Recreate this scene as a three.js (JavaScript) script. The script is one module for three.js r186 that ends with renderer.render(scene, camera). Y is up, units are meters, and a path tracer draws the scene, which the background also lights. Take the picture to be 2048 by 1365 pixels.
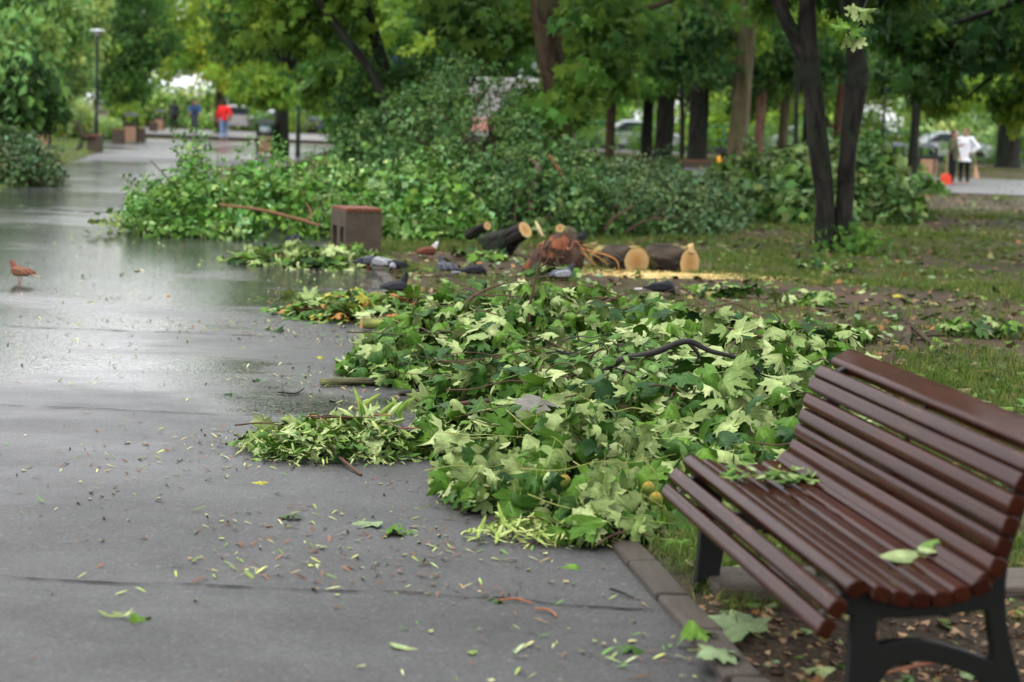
import * as THREE from 'three';
import { mergeGeometries } from 'three/addons/utils/BufferGeometryUtils.js';
import { RoundedBoxGeometry } from 'three/addons/geometries/RoundedBoxGeometry.js';

// ---------------------------------------------------------------- camera, sky, sun, exposure
const scene = new THREE.Scene();
const camera = new THREE.PerspectiveCamera(2 * Math.atan(682.5 / 3990) * 180 / Math.PI, 1024 / 682, 0.1, 900);
camera.filmGauge = 36;
{
  const pitch = 6.494 * Math.PI / 180, roll = 2.119 * Math.PI / 180;
  camera.position.set(0, 1.6, 0);
  camera.rotation.order = 'YXZ';
  camera.rotation.set(-pitch, 0, roll);
}
camera.focus = 10.0;
camera.userData.fStop = 2.8;
camera.updateMatrixWorld();

function mulberry(a) { return () => { a |= 0; a = a + 0x6D2B79F5 | 0; let t = Math.imul(a ^ a >>> 15, 1 | a); t = t + Math.imul(t ^ t >>> 7, 61 | t) ^ t; return ((t ^ t >>> 14) >>> 0) / 4294967296; }; }
let rnd = mulberry(12345);
const seed = (n) => { rnd = mulberry(n); };
const R = (a, b) => a + (b - a) * rnd();
const pick = (a) => a[Math.floor(rnd() * a.length) % a.length];
const lerp = (a, b, t) => a + (b - a) * t, clamp = (x, a = 0, b = 1) => Math.min(b, Math.max(a, x));
const smooth = (a, b, x) => { const t = clamp((x - a) / (b - a)); return t * t * (3 - 2 * t); };
// value noise, tileable when a period is given
function hash(ix, iy, s) { let h = Math.imul(ix, 374761393) + Math.imul(iy, 668265263) + Math.imul(s, 1274126177); h = Math.imul(h ^ h >>> 13, 1274126177); return ((h ^ h >>> 16) >>> 0) / 4294967296; }
function vnoise(x, y, s = 0, px = 0, py = px) {
  const ix = Math.floor(x), iy = Math.floor(y), fx = x - ix, fy = y - iy, u = fx * fx * (3 - 2 * fx), v = fy * fy * (3 - 2 * fy);
  const w = (i, p) => p ? ((i % p) + p) % p : i;
  const a = hash(w(ix, px), w(iy, py), s), b = hash(w(ix + 1, px), w(iy, py), s), c = hash(w(ix, px), w(iy + 1, py), s), d = hash(w(ix + 1, px), w(iy + 1, py), s);
  return lerp(lerp(a, b, u), lerp(c, d, u), v);
}
function fbm(x, y, s = 0, o = 4, p = 0, q = p) { let f = 0, a = 0.5, n = 0; for (let i = 0; i < o; i++) { f += a * vnoise(x, y, s + i * 17, p, q); n += a; a *= 0.5; x *= 2; y *= 2; p *= 2; q *= 2; } return f / n; }

// an even, pale overcast, a little brighter overhead
{
  const w = 256, h = 128, d = new Float32Array(w * h * 4);
  for (let j = 0; j < h; j++) for (let i = 0; i < w; i++) {
    const el = ((j + 0.5) / h - 0.5) * Math.PI, k = (j * w + i) * 4, up = Math.max(0, Math.sin(el));
    let l = 1.04 + 0.16 * up;
    const c = fbm(i / 32, j / 16, 5, 4, 8, 8) - 0.5;
    l *= 1 + 0.28 * c;
    if (el < 0) l = 0.16;
    d[k] = l * 0.985; d[k + 1] = l * 0.995; d[k + 2] = l * 1.03; d[k + 3] = 1;
  }
  const t = new THREE.DataTexture(d, w, h, THREE.RGBAFormat, THREE.FloatType);
  t.mapping = THREE.EquirectangularReflectionMapping; t.magFilter = t.minFilter = THREE.LinearFilter; t.needsUpdate = true;
  scene.background = t; scene.environment = t;
}
const sun = new THREE.DirectionalLight(new THREE.Color(1, 0.97, 0.92), 0.6);
sun.position.set(-20, 60, -16); sun.target.position.set(0, 0, -14);
sun.castShadow = true; sun.shadow.radius = 45;
Object.assign(sun.shadow.camera, { left: -60, right: 60, top: 90, bottom: -90, near: 1, far: 260 });
scene.add(sun, sun.target);

const renderer = new THREE.WebGLRenderer({ antialias: true });
renderer.toneMapping = THREE.LinearToneMapping;
renderer.toneMappingExposure = 2.25;
renderer.shadowMap.enabled = true;

// ---------------------------------------------------------------- helpers: naming
const V = (x, y, z) => new THREE.Vector3(x, y, z);
const C = (r, g, b) => new THREE.Color().setRGB(r, g, b);
const used = {};
function numbered(n) { const k = (used[n] = (used[n] ?? -1) + 1); return k ? n + '_' + String(k).padStart(3, '0') : n; }
function tag(o, label, category, group) { Object.assign(o.userData, { label, category }); if (group) o.userData.group = group; return o; }
function thing(name, label, category, p = [0, 0, 0], turn = 0, group) {
  const o = new THREE.Group(); o.name = numbered(name); scene.add(o); o.position.set(...p); o.rotation.y = turn;
  return tag(o, label, category, group);
}
function part(name, geo, m, parent) { const o = new THREE.Mesh(geo, m); o.name = name; o.castShadow = o.receiveShadow = true; parent.add(o); return o; }
function struct(name, geo, m) { const o = part(name, geo, m, scene); o.userData.kind = 'structure'; return o; }
function copyOf(root, label, p, turn, group) { const o = root.clone(); o.name = numbered(root.name.replace(/_\d{3}$/, '')); o.userData = { ...root.userData, label }; if (group) o.userData.group = group; o.position.set(...p); o.rotation.y = turn; scene.add(o); return o; }
function stuff(name, geo, m, mats, cols, parent, label, category) {
  const o = new THREE.InstancedMesh(geo, m, mats.length); o.name = parent === scene ? numbered(name) : name;
  for (let i = 0; i < mats.length; i++) { o.setMatrixAt(i, mats[i]); if (cols) o.setColorAt(i, cols[i]); }
  o.castShadow = o.receiveShadow = true; o.userData.kind = 'stuff'; if (label) o.userData.label = label; if (category) o.userData.category = category;
  parent.add(o); return o;
}
const _p = new THREE.Vector3(), _q = new THREE.Quaternion(), _s = new THREE.Vector3(), _e = new THREE.Euler();
function mat4(x, y, z, rx, ry, rz, s, sy = s, sz = s) { _e.set(rx, ry, rz, 'YXZ'); return new THREE.Matrix4().compose(_p.set(x, y, z), _q.setFromEuler(_e), _s.set(s, sy, sz)); }
// leaf frame: local y along dir, local z along normal
function frame(pos, dir, nor, s) {
  const y = dir.clone().normalize(), z = nor.clone().addScaledVector(y, -nor.dot(y)).normalize(), x = y.clone().cross(z);
  return new THREE.Matrix4().makeBasis(x, y, z).scale(_s.set(s, s, s)).setPosition(pos);
}

// ---------------------------------------------------------------- helpers: geometry
function bx(w, h, d, x = 0, y = 0, z = 0, r = 0.006) { const g = r ? new RoundedBoxGeometry(w, h, d, 1, Math.min(r, w / 2.1, h / 2.1, d / 2.1)) : new THREE.BoxGeometry(w, h, d); g.translate(x, y, z); return g.index ? g.toNonIndexed() : g; }
// tapered tube through points [x, y, z, r], uv in metres
function tube(pts, radial = 8, per = 6, rough = 0.06, caps = true, sd = 1) {
  const P = pts.map((p) => V(p[0], p[1], p[2])), cr = new THREE.CatmullRomCurve3(P, false, 'centripetal'), n = (pts.length - 1) * per;
  const pos = [], uv = [], idx = [];
  let N = null, len = 0, last = null;
  for (let i = 0; i <= n; i++) {
    const t = i / n, c = cr.getPoint(t), T = cr.getTangent(t), f = t * (pts.length - 1), k = Math.min(pts.length - 2, Math.floor(f)), r = lerp(pts[k][3], pts[k + 1][3], f - k);
    if (!N) { N = Math.abs(T.y) < 0.9 ? V(0, 1, 0) : V(1, 0, 0); }
    N.addScaledVector(T, -N.dot(T)).normalize(); const B = T.clone().cross(N);
    if (last) len += c.distanceTo(last); last = c;
    for (let j = 0; j <= radial; j++) {
      const a = j / radial * Math.PI * 2, q = r * (1 + rough * 2 * (vnoise((j % radial) * 1.3 + sd * 7, len / Math.max(r, 0.02) * 0.7, sd) - 0.5));
      pos.push(c.x + q * (Math.cos(a) * N.x + Math.sin(a) * B.x), c.y + q * (Math.cos(a) * N.y + Math.sin(a) * B.y), c.z + q * (Math.cos(a) * N.z + Math.sin(a) * B.z));
      uv.push(j / radial * Math.max(0.2, Math.round(2 * Math.PI * r / 0.2) * 0.2), len);
      if (i < n && j < radial) { const b = i * (radial + 1) + j; idx.push(b, b + 1, b + radial + 1, b + 1, b + radial + 2, b + radial + 1); }
    }
  }
  if (caps) for (const e of [0, n]) {
    const c = cr.getPoint(e / n), k = pos.length / 3; pos.push(c.x, c.y, c.z); uv.push(0, 0);
    for (let j = 0; j < radial; j++) { const b = e * (radial + 1) + j; e ? idx.push(k, b, b + 1) : idx.push(k, b + 1, b); }
  }
  const g = new THREE.BufferGeometry(); g.setAttribute('position', new THREE.Float32BufferAttribute(pos, 3)); g.setAttribute('uv', new THREE.Float32BufferAttribute(uv, 2)); g.setIndex(idx); g.computeVertexNormals();
  return g;
}
const merge = (a) => mergeGeometries(a.map((g) => { const h = g.index ? g.toNonIndexed() : g; for (const k of Object.keys(h.attributes)) if (!['position', 'normal', 'uv', 'color'].includes(k)) h.deleteAttribute(k); return h; }));
function paint(g, f) { const p = g.attributes.position, c = new Float32Array(p.count * 3); for (let i = 0; i < p.count; i++) { const k = typeof f === 'function' ? f(p.getX(i), p.getY(i), p.getZ(i), i) : f; c[i * 3] = k[0]; c[i * 3 + 1] = k[1]; c[i * 3 + 2] = k[2]; } g.setAttribute('color', new THREE.BufferAttribute(c, 3)); return g; }
function grid(xs, zs, yf, uvf) {
  const pos = [], uv = [], idx = [], nx = xs.length;
  for (const z of zs) for (const x of xs) { pos.push(x, yf(x, z), z); const t = uvf ? uvf(x, z) : [x, z]; uv.push(t[0], t[1]); }
  for (let j = 0; j < zs.length - 1; j++) for (let i = 0; i < nx - 1; i++) { const a = j * nx + i; idx.push(a, a + 1, a + nx, a + 1, a + nx + 1, a + nx); }
  const g = new THREE.BufferGeometry(); g.setAttribute('position', new THREE.Float32BufferAttribute(pos, 3)); g.setAttribute('uv', new THREE.Float32BufferAttribute(uv, 2)); g.setIndex(idx); g.computeVertexNormals();
  if (g.attributes.normal.getY(0) < 0) { const q = g.index.array; for (let i = 0; i < q.length; i += 3) { const t = q[i]; q[i] = q[i + 1]; q[i + 1] = t; } g.computeVertexNormals(); }
  return g;
}
// surface nets over a distance field
function blob(f, lo, hi, cell, color) {
  const n = [0, 1, 2].map((k) => Math.ceil((hi[k] - lo[k]) / cell) + 2), S = new Float32Array(n[0] * n[1] * n[2]), id = (i, j, k) => (k * n[1] + j) * n[0] + i;
  for (let k = 0; k < n[2]; k++) for (let j = 0; j < n[1]; j++) for (let i = 0; i < n[0]; i++) S[id(i, j, k)] = f(lo[0] + i * cell, lo[1] + j * cell, lo[2] + k * cell);
  const vid = new Int32Array(S.length).fill(-1), pos = [], idx = [];
  for (let k = 0; k < n[2] - 1; k++) for (let j = 0; j < n[1] - 1; j++) for (let i = 0; i < n[0] - 1; i++) {
    let m = 0, x = 0, y = 0, z = 0; const c = (a, b, d) => S[id(i + a, j + b, k + d)];
    const e = (a, b) => { const va = c(...a), vb = c(...b); if ((va < 0) !== (vb < 0)) { const t = va / (va - vb); x += lerp(a[0], b[0], t); y += lerp(a[1], b[1], t); z += lerp(a[2], b[2], t); m++; } };
    for (const [a, b] of EDGES) e(a, b);
    if (m) { vid[id(i, j, k)] = pos.length / 3; pos.push(lo[0] + (i + x / m) * cell, lo[1] + (j + y / m) * cell, lo[2] + (k + z / m) * cell); }
  }
  const quad = (a, b, c, d, flip) => { if (a < 0 || b < 0 || c < 0 || d < 0) return; flip ? idx.push(a, c, b, a, d, c) : idx.push(a, b, c, a, c, d); };
  for (let k = 1; k < n[2] - 1; k++) for (let j = 1; j < n[1] - 1; j++) for (let i = 1; i < n[0] - 1; i++) {
    const s = S[id(i, j, k)] < 0;
    if (s !== S[id(i + 1, j, k)] < 0) quad(vid[id(i, j - 1, k - 1)], vid[id(i, j, k - 1)], vid[id(i, j, k)], vid[id(i, j - 1, k)], !s);
    if (s !== S[id(i, j + 1, k)] < 0) quad(vid[id(i - 1, j, k - 1)], vid[id(i - 1, j, k)], vid[id(i, j, k)], vid[id(i, j, k - 1)], !s);
    if (s !== S[id(i, j, k + 1)] < 0) quad(vid[id(i - 1, j - 1, k)], vid[id(i, j - 1, k)], vid[id(i, j, k)], vid[id(i - 1, j, k)], !s);
  }
  const g = new THREE.BufferGeometry(); g.setAttribute('position', new THREE.Float32BufferAttribute(pos, 3)); g.setAttribute('uv', new THREE.Float32BufferAttribute(new Float32Array(pos.length / 3 * 2), 2)); g.setIndex(idx); g.computeVertexNormals();
  return color ? paint(g, color) : g;
}
const EDGES = []; for (const a of [[0, 0, 0], [1, 0, 0], [0, 1, 0], [0, 0, 1], [1, 1, 0], [1, 0, 1], [0, 1, 1]]) for (let k = 0; k < 3; k++) if (!a[k]) { const b = a.slice(); b[k] = 1; EDGES.push([a, b]); }
// tapered capsule distance: [ax, ay, az, ra, bx, by, bz, rb]
function cap(p, x, y, z) { const bx_ = p[4] - p[0], by = p[5] - p[1], bz = p[6] - p[2], l = bx_ * bx_ + by * by + bz * bz, t = clamp(((x - p[0]) * bx_ + (y - p[1]) * by + (z - p[2]) * bz) / (l || 1)); return Math.hypot(x - p[0] - bx_ * t, y - p[1] - by * t, z - p[2] - bz * t) - lerp(p[3], p[7], t); }
function smin(a, b, k) { const h = clamp(0.5 + 0.5 * (b - a) / k); return lerp(b, a, h) - k * h * (1 - h); }
const field = (caps, k = 0.02) => (x, y, z) => { let d = 9; for (const c of caps) d = smin(d, cap(c, x, y, z), k); return d; };
function blobOf(caps, cell, k, color, extra) {
  const lo = [9, 9, 9], hi = [-9, -9, -9];
  for (const c of caps) for (const o of [0, 4]) for (let a = 0; a < 3; a++) { lo[a] = Math.min(lo[a], c[o + a] - c[o + 3]); hi[a] = Math.max(hi[a], c[o + a] + c[o + 3]); }
  const f = field(caps, k);
  return blob(extra ? (x, y, z) => extra(f(x, y, z), x, y, z) : f, lo.map((v) => v - 2.5 * cell - k), hi.map((v) => v + 2.5 * cell + k), cell, color);
}

// ---------------------------------------------------------------- textures and materials
function tex(n, m, f, srgb = true) {
  const d = new Uint8Array(n * m * 4);
  for (let j = 0; j < m; j++) for (let i = 0; i < n; i++) { const c = f(i / n, j / m), k = (j * n + i) * 4; for (let a = 0; a < 3; a++) { let v = clamp(Array.isArray(c) ? c[a] : c); if (srgb) v = v <= 0.0031308 ? v * 12.92 : 1.055 * Math.pow(v, 1 / 2.4) - 0.055; d[k + a] = Math.round(v * 255); } d[k + 3] = 255; }
  const t = new THREE.DataTexture(d, n, m); t.wrapS = t.wrapT = THREE.RepeatWrapping; t.magFilter = THREE.LinearFilter; t.minFilter = THREE.LinearMipmapLinearFilter; if (srgb) t.colorSpace = THREE.SRGBColorSpace; t.needsUpdate = true; return t;
}
const rep = (t, u, v, ou = 0, ov = 0) => { const c = t.clone(); c.repeat.set(u, v); c.offset.set(ou, ov); c.needsUpdate = true; return c; };
const M = (o) => new THREE.MeshPhysicalMaterial({ specularIntensity: 0.3, ...o }), MP = (o) => new THREE.MeshPhysicalMaterial(o);

function barkTex(base, dark, moss, sd, stretch = 6) {
  return tex(256, 512, (u, v) => {
    const a = fbm(u * 12, v * stretch, sd, 4, 12, stretch), b = fbm(u * 40, v * 30, sd + 3, 3, 40, 30), m = smooth(0.5, 0.68, fbm(u * 5, v * 5, sd + 9, 4, 5, 5));
    const k = smooth(0.3, 0.62, a) * 0.75 + b * 0.25;
    return [0, 1, 2].map((i) => lerp(lerp(dark[i], base[i], k), moss[i], m * 0.75));
  });
}
const barkBump = tex(256, 512, (u, v) => smooth(0.28, 0.65, fbm(u * 12, v * 6, 3, 4, 12, 6)) * 0.8 + 0.2 * fbm(u * 40, v * 30, 6, 3, 40, 30), false);
const bark = (map, rough = 0.8) => M({ map: rep(map, 1, 0.5), bumpMap: rep(barkBump, 1, 0.5), bumpScale: 0.03, roughness: rough });
const barkDark = bark(barkTex([0.03, 0.026, 0.022], [0.008, 0.007, 0.006], [0.022, 0.032, 0.018], 11), 0.8);
const barkBrown = bark(barkTex([0.085, 0.055, 0.035], [0.025, 0.017, 0.012], [0.07, 0.065, 0.03], 21));
const barkPale = bark(barkTex([0.13, 0.11, 0.06], [0.05, 0.043, 0.025], [0.08, 0.085, 0.04], 31, 3));
const barkRed = bark(barkTex([0.2, 0.1, 0.07], [0.08, 0.04, 0.03], [0.14, 0.11, 0.06], 41));
const barkLichen = bark(barkTex([0.07, 0.05, 0.034], [0.01, 0.009, 0.008], [0.34, 0.28, 0.1], 51));
const barkPlane = bark(barkTex([0.2, 0.19, 0.08], [0.08, 0.075, 0.04], [0.3, 0.32, 0.1], 61, 3), 0.6);
const barkLime = bark(barkTex([0.42, 0.5, 0.12], [0.2, 0.22, 0.06], [0.07, 0.045, 0.03], 71, 3), 0.6);
const twigBrown = M({ color: C(0.1, 0.055, 0.038), roughness: 0.6 });
const twigDark = M({ color: C(0.03, 0.026, 0.026), roughness: 0.45 });
const twigGreen = M({ color: C(0.3, 0.33, 0.09), roughness: 0.6 });
const twigRed = M({ color: C(0.32, 0.13, 0.07), roughness: 0.65 });
const rootOrange = M({ color: C(0.5, 0.22, 0.06), roughness: 0.7 });
const ringTex = tex(256, 256, (u, v) => {
  const x = u - 0.5, y = v - 0.5, r = Math.hypot(x, y) * 2 + 0.05 * (fbm(u * 5, v * 5, 3, 3) - 0.5), g = 0.5 + 0.5 * Math.sin(r * 70 + 3 * fbm(u * 9, v * 9, 8, 2)), ray = fbm(Math.atan2(y, x) * 14, r * 2, 13, 3);
  const k = smooth(0.9, 0.1, r), n = 0.8 + 0.25 * fbm(u * 60, v * 60, 2, 2);
  const c = [lerp(0.6, 0.46, k), lerp(0.4, 0.24, k), lerp(0.18, 0.08, k)].map((a) => a * n * (0.74 + 0.26 * g + 0.3 * (ray - 0.4)));
  return r > 0.94 ? [0.2, 0.14, 0.07] : c;
});
const cutWood = M({ map: ringTex, roughness: 0.85 });
const concreteTex = tex(512, 512, (u, v) => { const a = fbm(u * 6, v * 6, 1, 5, 6), s = vnoise(u * 130, v * 130, 7, 130), w = vnoise(u * 70, v * 70, 9, 70); let k = 0.75 + 0.5 * a; if (s > 0.86) k *= 1.5; if (s < 0.12) k *= 0.65; if (w > 0.93) k *= 1.35; return [0.19 * k, 0.165 * k, 0.14 * k]; });
const concreteBump = tex(512, 512, (u, v) => fbm(u * 40, v * 40, 4, 4, 40), false);
const concreteBrown = M({ map: rep(concreteTex, 1.6, 1.6), color: C(0.42, 0.38, 0.33), bumpMap: rep(concreteBump, 1.6, 1.6), bumpScale: 0.004, roughness: 0.75 });
const kerbStoneMat = M({ map: rep(concreteTex, 1.1, 1.1), color: C(0.5, 0.47, 0.46), bumpMap: rep(concreteBump, 1.1, 1.1), bumpScale: 0.006, roughness: 0.5 });
const woodTex = tex(512, 256, (u, v) => { const sc = smooth(0.7, 0.78, fbm(u * 7, v * 40, 24, 4, 7, 40)) * 0.9, g = fbm(u * 6, v * 30, 4, 4, 6, 30), w = fbm(u * 3, v * 3, 14, 3, 3, 3), k = 0.6 + 0.6 * g + 0.5 * (w - 0.5); return [0.037 * k + 0.045 * sc, 0.0085 * k + 0.026 * sc, 0.004 * k + 0.018 * sc]; });
const woodBump = tex(512, 128, (u, v) => fbm(u * 5, v * 40, 4, 4, 5, 40) * 0.7 + 0.3 * smooth(0.62, 0.8, vnoise(u * 90, v * 24, 5, 90, 24)), false);
const slatMat = MP({ map: woodTex, bumpMap: woodBump, bumpScale: 0.0018, roughness: 0.55, specularIntensity: 0.05, clearcoat: 0.3, clearcoatRoughness: 0.09 });
const slatBrown = M({ color: C(0.17, 0.055, 0.03), roughness: 0.45 });
const castIron = MP({ color: C(0.008, 0.009, 0.008), roughness: 0.5, specularIntensity: 0.4 });
const postMetal = M({ color: C(0.025, 0.028, 0.03), roughness: 0.45, metalness: 0.3 });
const vcol = M({ vertexColors: true, roughness: 0.75 });
const vcolSoft = M({ vertexColors: true, roughness: 0.9 });

// leaf: veins drawn in uv space
const veinTex = tex(256, 256, (u, v) => {
  const x = (u - 0.5) * 1.8, y = v * 1.3 - 0.15; let d = 9;
  for (const a of [90, 47, 133, 8, 172]) { const c = Math.cos(a * Math.PI / 180), s = Math.sin(a * Math.PI / 180), t = x * c + y * s, q = Math.abs(-x * s + y * c); if (t > 0) { d = Math.min(d, q + t * 0.004); d = Math.min(d, 0.014 + (q < 0.34 ? Math.abs(((t - q * 0.9) * 9 % 1 + 1) % 1 - 0.5) * 0.1 : 0.05)); } }
  const k = smooth(0.022, 0.004, d), n = 0.82 + 0.36 * fbm(u * 14, v * 14, 5, 4);
  return [n + 0.5 * k, n + 0.42 * k, n + 0.4 * k].map((z) => z * 0.75);
});
const leafMat = MP({ map: veinTex, vertexColors: true, roughness: 0.85, specularIntensity: 0.35, clearcoat: 0.14, clearcoatRoughness: 0.22, side: THREE.DoubleSide });
const crownMat = MP({ color: 0xffffff, roughness: 0.95, transmission: 0.45, thickness: 0, specularIntensity: 0.2, side: THREE.DoubleSide });
const farMat = MP({ roughness: 0.9, specularIntensity: 0.2, side: THREE.DoubleSide });

// ---------------------------------------------------------------- leaf shapes
const HALF = [[0, 1], [0.08, 0.8], [0.19, 0.8], [0.15, 0.62], [0.21, 0.5], [0.4, 0.6], [0.43, 0.72], [0.66, 0.76], [0.56, 0.57], [0.68, 0.5], [0.54, 0.4], [0.5, 0.26], [0.66, 0.25], [0.8, 0.12], [0.58, 0.04], [0.45, -0.1], [0.26, -0.06], [0.1, -0.05], [0, 0.04]];
// out: half outline; two thin faces with their own colours, folded along the midrib and curled, plus a stalk
function leafGeo(out, { curl = 0.3, fold = 0.2, wave = 0.08, top, under, stalk = 0.34, stalkCol = [0.3, 0.36, 0.1], sd = 1, jag = 0.06, cy = 0.3, flipped = false, one = false, rollEdge = 0 }) {
  const r = mulberry(sd), loop = [...out.map((p) => [p[0], p[1]]), ...out.slice(1, -1).reverse().map((p) => [-p[0], p[1]])].map((p) => [p[0] + (r() - 0.5) * jag, p[1] + (r() - 0.5) * jag]);
  const n = loop.length, ph = r() * 6, ph2 = r() * 6, asym = (r() - 0.5) * 0.25, pos = [], uv = [], col = [], idx = [];
  const bend = (x, y, side) => {
    let z = -fold * Math.abs(x) * (1 + asym * Math.sign(x)) + wave * Math.sin(x * 5 + ph) * Math.cos(y * 4 + ph2) - rollEdge * x * x;
    const k = curl * 1.6; let yy = y, zz = z;
    if (Math.abs(k) > 1e-3) { const a = y * k; yy = Math.sin(a) / k - z * -Math.sin(a) * 0.3; zz = -(1 - Math.cos(a)) / k + z * Math.cos(a); }
    return [x * (1 - fold * 0.25), yy, zz + side * 0.004];
  };
  for (const side of one ? [1] : [1, -1]) {
    const b = pos.length / 3, cs = (side > 0) !== flipped ? top : under;
    const put = (x, y, m) => { pos.push(...bend(x, y, side)); uv.push(x / 1.8 + 0.5, (y + 0.15) / 1.3); const k = m * (1 + (r() - 0.5) * 0.34) * (0.86 + 0.3 * Math.min(1, Math.hypot(x, y - cy))); col.push(cs[0] * k, cs[1] * k, cs[2] * k); };
    for (const p of loop) put(p[0], p[1], 0.92);
    for (const p of loop) put(p[0] * 0.5, cy + (p[1] - cy) * 0.5, 0.96);
    put(0, cy, 1.45);
    for (let i = 0; i < n; i++) { const j = (i + 1) % n, t = [[b + i, b + j, b + n + i], [b + j, b + n + j, b + n + i], [b + n + i, b + n + j, b + 2 * n]]; for (const q of t) side > 0 ? idx.push(q[0], q[2], q[1]) : idx.push(...q); }
  }
  if (stalk) {
    const b = pos.length / 3, k = 4;
    for (let i = 0; i < k; i++) { const t = i / (k - 1), c = [0.1 * asym * t, 0.06 - t * stalk, -0.12 * stalk * Math.sin(t * 2)]; for (let a = 0; a < 3; a++) { pos.push(c[0] + 0.011 * Math.cos(a * 2.1), c[1], c[2] + 0.011 * Math.sin(a * 2.1)); uv.push(0.5, 0.5); col.push(...stalkCol); } }
    for (let i = 0; i < k - 1; i++) for (let a = 0; a < 3; a++) { const p = b + i * 3 + a, q = b + i * 3 + (a + 1) % 3; idx.push(p, q, p + 3, q, q + 3, p + 3); }
  }
  const g = new THREE.BufferGeometry(); g.setAttribute('position', new THREE.Float32BufferAttribute(pos, 3)); g.setAttribute('uv', new THREE.Float32BufferAttribute(uv, 2)); g.setAttribute('color', new THREE.Float32BufferAttribute(col, 3)); g.setIndex(idx); g.computeVertexNormals();
  return g;
}
const OVAL = [[0, 1], [0.1, 0.86], [0.24, 0.66], [0.31, 0.45], [0.29, 0.25], [0.18, 0.08], [0, 0]];
const LANCE = [[0, 1], [0.05, 0.8], [0.1, 0.5], [0.085, 0.22], [0, 0]];
const HEART = [[0, 1], [0.12, 0.78], [0.34, 0.55], [0.42, 0.3], [0.34, 0.08], [0.12, -0.04], [0, 0.03]];
const G_TOP = [[0.088, 0.21, 0.02], [0.045, 0.125, 0.015], [0.115, 0.24, 0.022], [0.028, 0.085, 0.02]];
const G_UND = [[0.37, 0.47, 0.17], [0.29, 0.4, 0.13], [0.46, 0.55, 0.23], [0.22, 0.33, 0.09]];
seed(77);
const planeLeaves = [], planeUnder = [], planeWilt = [], ovalLeaves = [], lanceLeaves = [];
for (let i = 0; i < 16; i++) {
  const o = { top: G_TOP[i % 4], under: G_UND[(i * 3) % 4], sd: 100 + i, curl: R(-0.6, 1.2), fold: R(0.02, 1.0), wave: R(0.06, 0.24) };
  planeLeaves.push(leafGeo(HALF, o)); planeUnder.push(leafGeo(HALF, { ...o, sd: 200 + i, flipped: true, curl: R(-0.8, 1.1), fold: R(0, 0.9), wave: R(0.06, 0.22) }));
  if (i < 10) planeWilt.push(leafGeo(HALF, { ...o, sd: 300 + i, flipped: i % 5 < 3, curl: R(0.1, 0.7), fold: R(0.5, 1.0), wave: R(0.08, 0.16), under: [0.33, 0.43, 0.15] }));
}
const greyLeaf = leafGeo(HALF, { top: [0.1, 0.13, 0.05], under: [0.3, 0.29, 0.25], sd: 421, flipped: true, curl: 0.3, fold: 0.3 });
const yellowLeaf = [leafGeo(HALF, { top: [0.42, 0.4, 0.05], under: [0.45, 0.45, 0.12], sd: 431, curl: 0.4, fold: 0.3 }), leafGeo(HALF, { top: [0.45, 0.2, 0.04], under: [0.4, 0.22, 0.07], sd: 433, curl: 0.7, fold: 0.5 })];
for (let i = 0; i < 8; i++) ovalLeaves.push(leafGeo(OVAL, { top: i % 3 ? [0.08, 0.19, 0.03] : [0.16, 0.29, 0.06], under: [0.36, 0.46, 0.2], sd: 500 + i, curl: R(-0.2, 0.5), fold: R(0.1, 0.5), wave: 0.03, jag: 0.02, stalk: 0.15, cy: 0.45, flipped: i % 4 === 3 }));
for (let i = 0; i < 8; i++) lanceLeaves.push(leafGeo(LANCE, { top: [[0.16, 0.32, 0.04], [0.34, 0.48, 0.09], [0.1, 0.23, 0.035], [0.52, 0.62, 0.2]][i % 4], under: [0.46, 0.57, 0.22], sd: 600 + i, curl: R(-0.4, 0.9), fold: R(0.1, 0.7), wave: 0.02, jag: 0.015, stalk: 0.08, cy: 0.45, flipped: i % 3 === 2 }));
// cheap leaves for far foliage: clumps of bent leaves
function clump(n, rad, size, shape, sd, twig = true) {
  const r = mulberry(sd), pos = [], idx = [];
  for (let i = 0; i < n; i++) {
    const a = r() * 6.283, b = Math.acos(2 * r() - 1), q = rad * Math.cbrt(r()), c = V(q * Math.sin(b) * Math.cos(a), q * Math.cos(b) * 0.75, q * Math.sin(b) * Math.sin(a));
    const dir = V(r() - 0.5, -0.55 + (r() - 0.5) * 0.9, r() - 0.5).normalize(), nor = V((r() - 0.5) * 1.3, 1, (r() - 0.5) * 1.3), m = frame(c, dir, nor, size * (0.7 + 0.6 * r())), bnd = r() * 0.3, k = pos.length / 3;
    const P = shape === 'lobed' ? [[0, 0, 0], [0.5, 0.05, -bnd], [0.36, 0.32, -bnd * 0.5], [0.62, 0.7, -bnd], [0.2, 0.58, 0], [0, 1, -bnd * 1.2], [-0.2, 0.58, 0], [-0.62, 0.7, -bnd], [-0.36, 0.32, -bnd * 0.5], [-0.5, 0.05, -bnd]] : [[0, 0, 0], [0.34, 0.45, -bnd], [0, 1, -bnd], [-0.34, 0.45, -bnd]];
    for (const p of P) { const v = V(...p).applyMatrix4(m); pos.push(v.x, v.y, v.z); }
    if (shape === 'lobed') for (let t = 1; t < 9; t++) idx.push(k, k + t, k + t + 1); else idx.push(k, k + 1, k + 2, k, k + 2, k + 3);
  }
  const g = new THREE.BufferGeometry(); g.setAttribute('position', new THREE.Float32BufferAttribute(pos, 3)); g.setIndex(idx); g.computeVertexNormals(); return g;
}
const CL = { far: clump(26, 0.55, 0.2, 'oval', 1), farBig: clump(30, 0.8, 0.26, 'oval', 2), lobed: clump(12, 0.42, 0.2, 'lobed', 3), brush: clump(16, 0.22, 0.085, 'oval', 4), brushBig: clump(14, 0.26, 0.13, 'lobed', 5), bush: clump(24, 0.3, 0.1, 'oval', 6) };
const _c = new THREE.Color();
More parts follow.
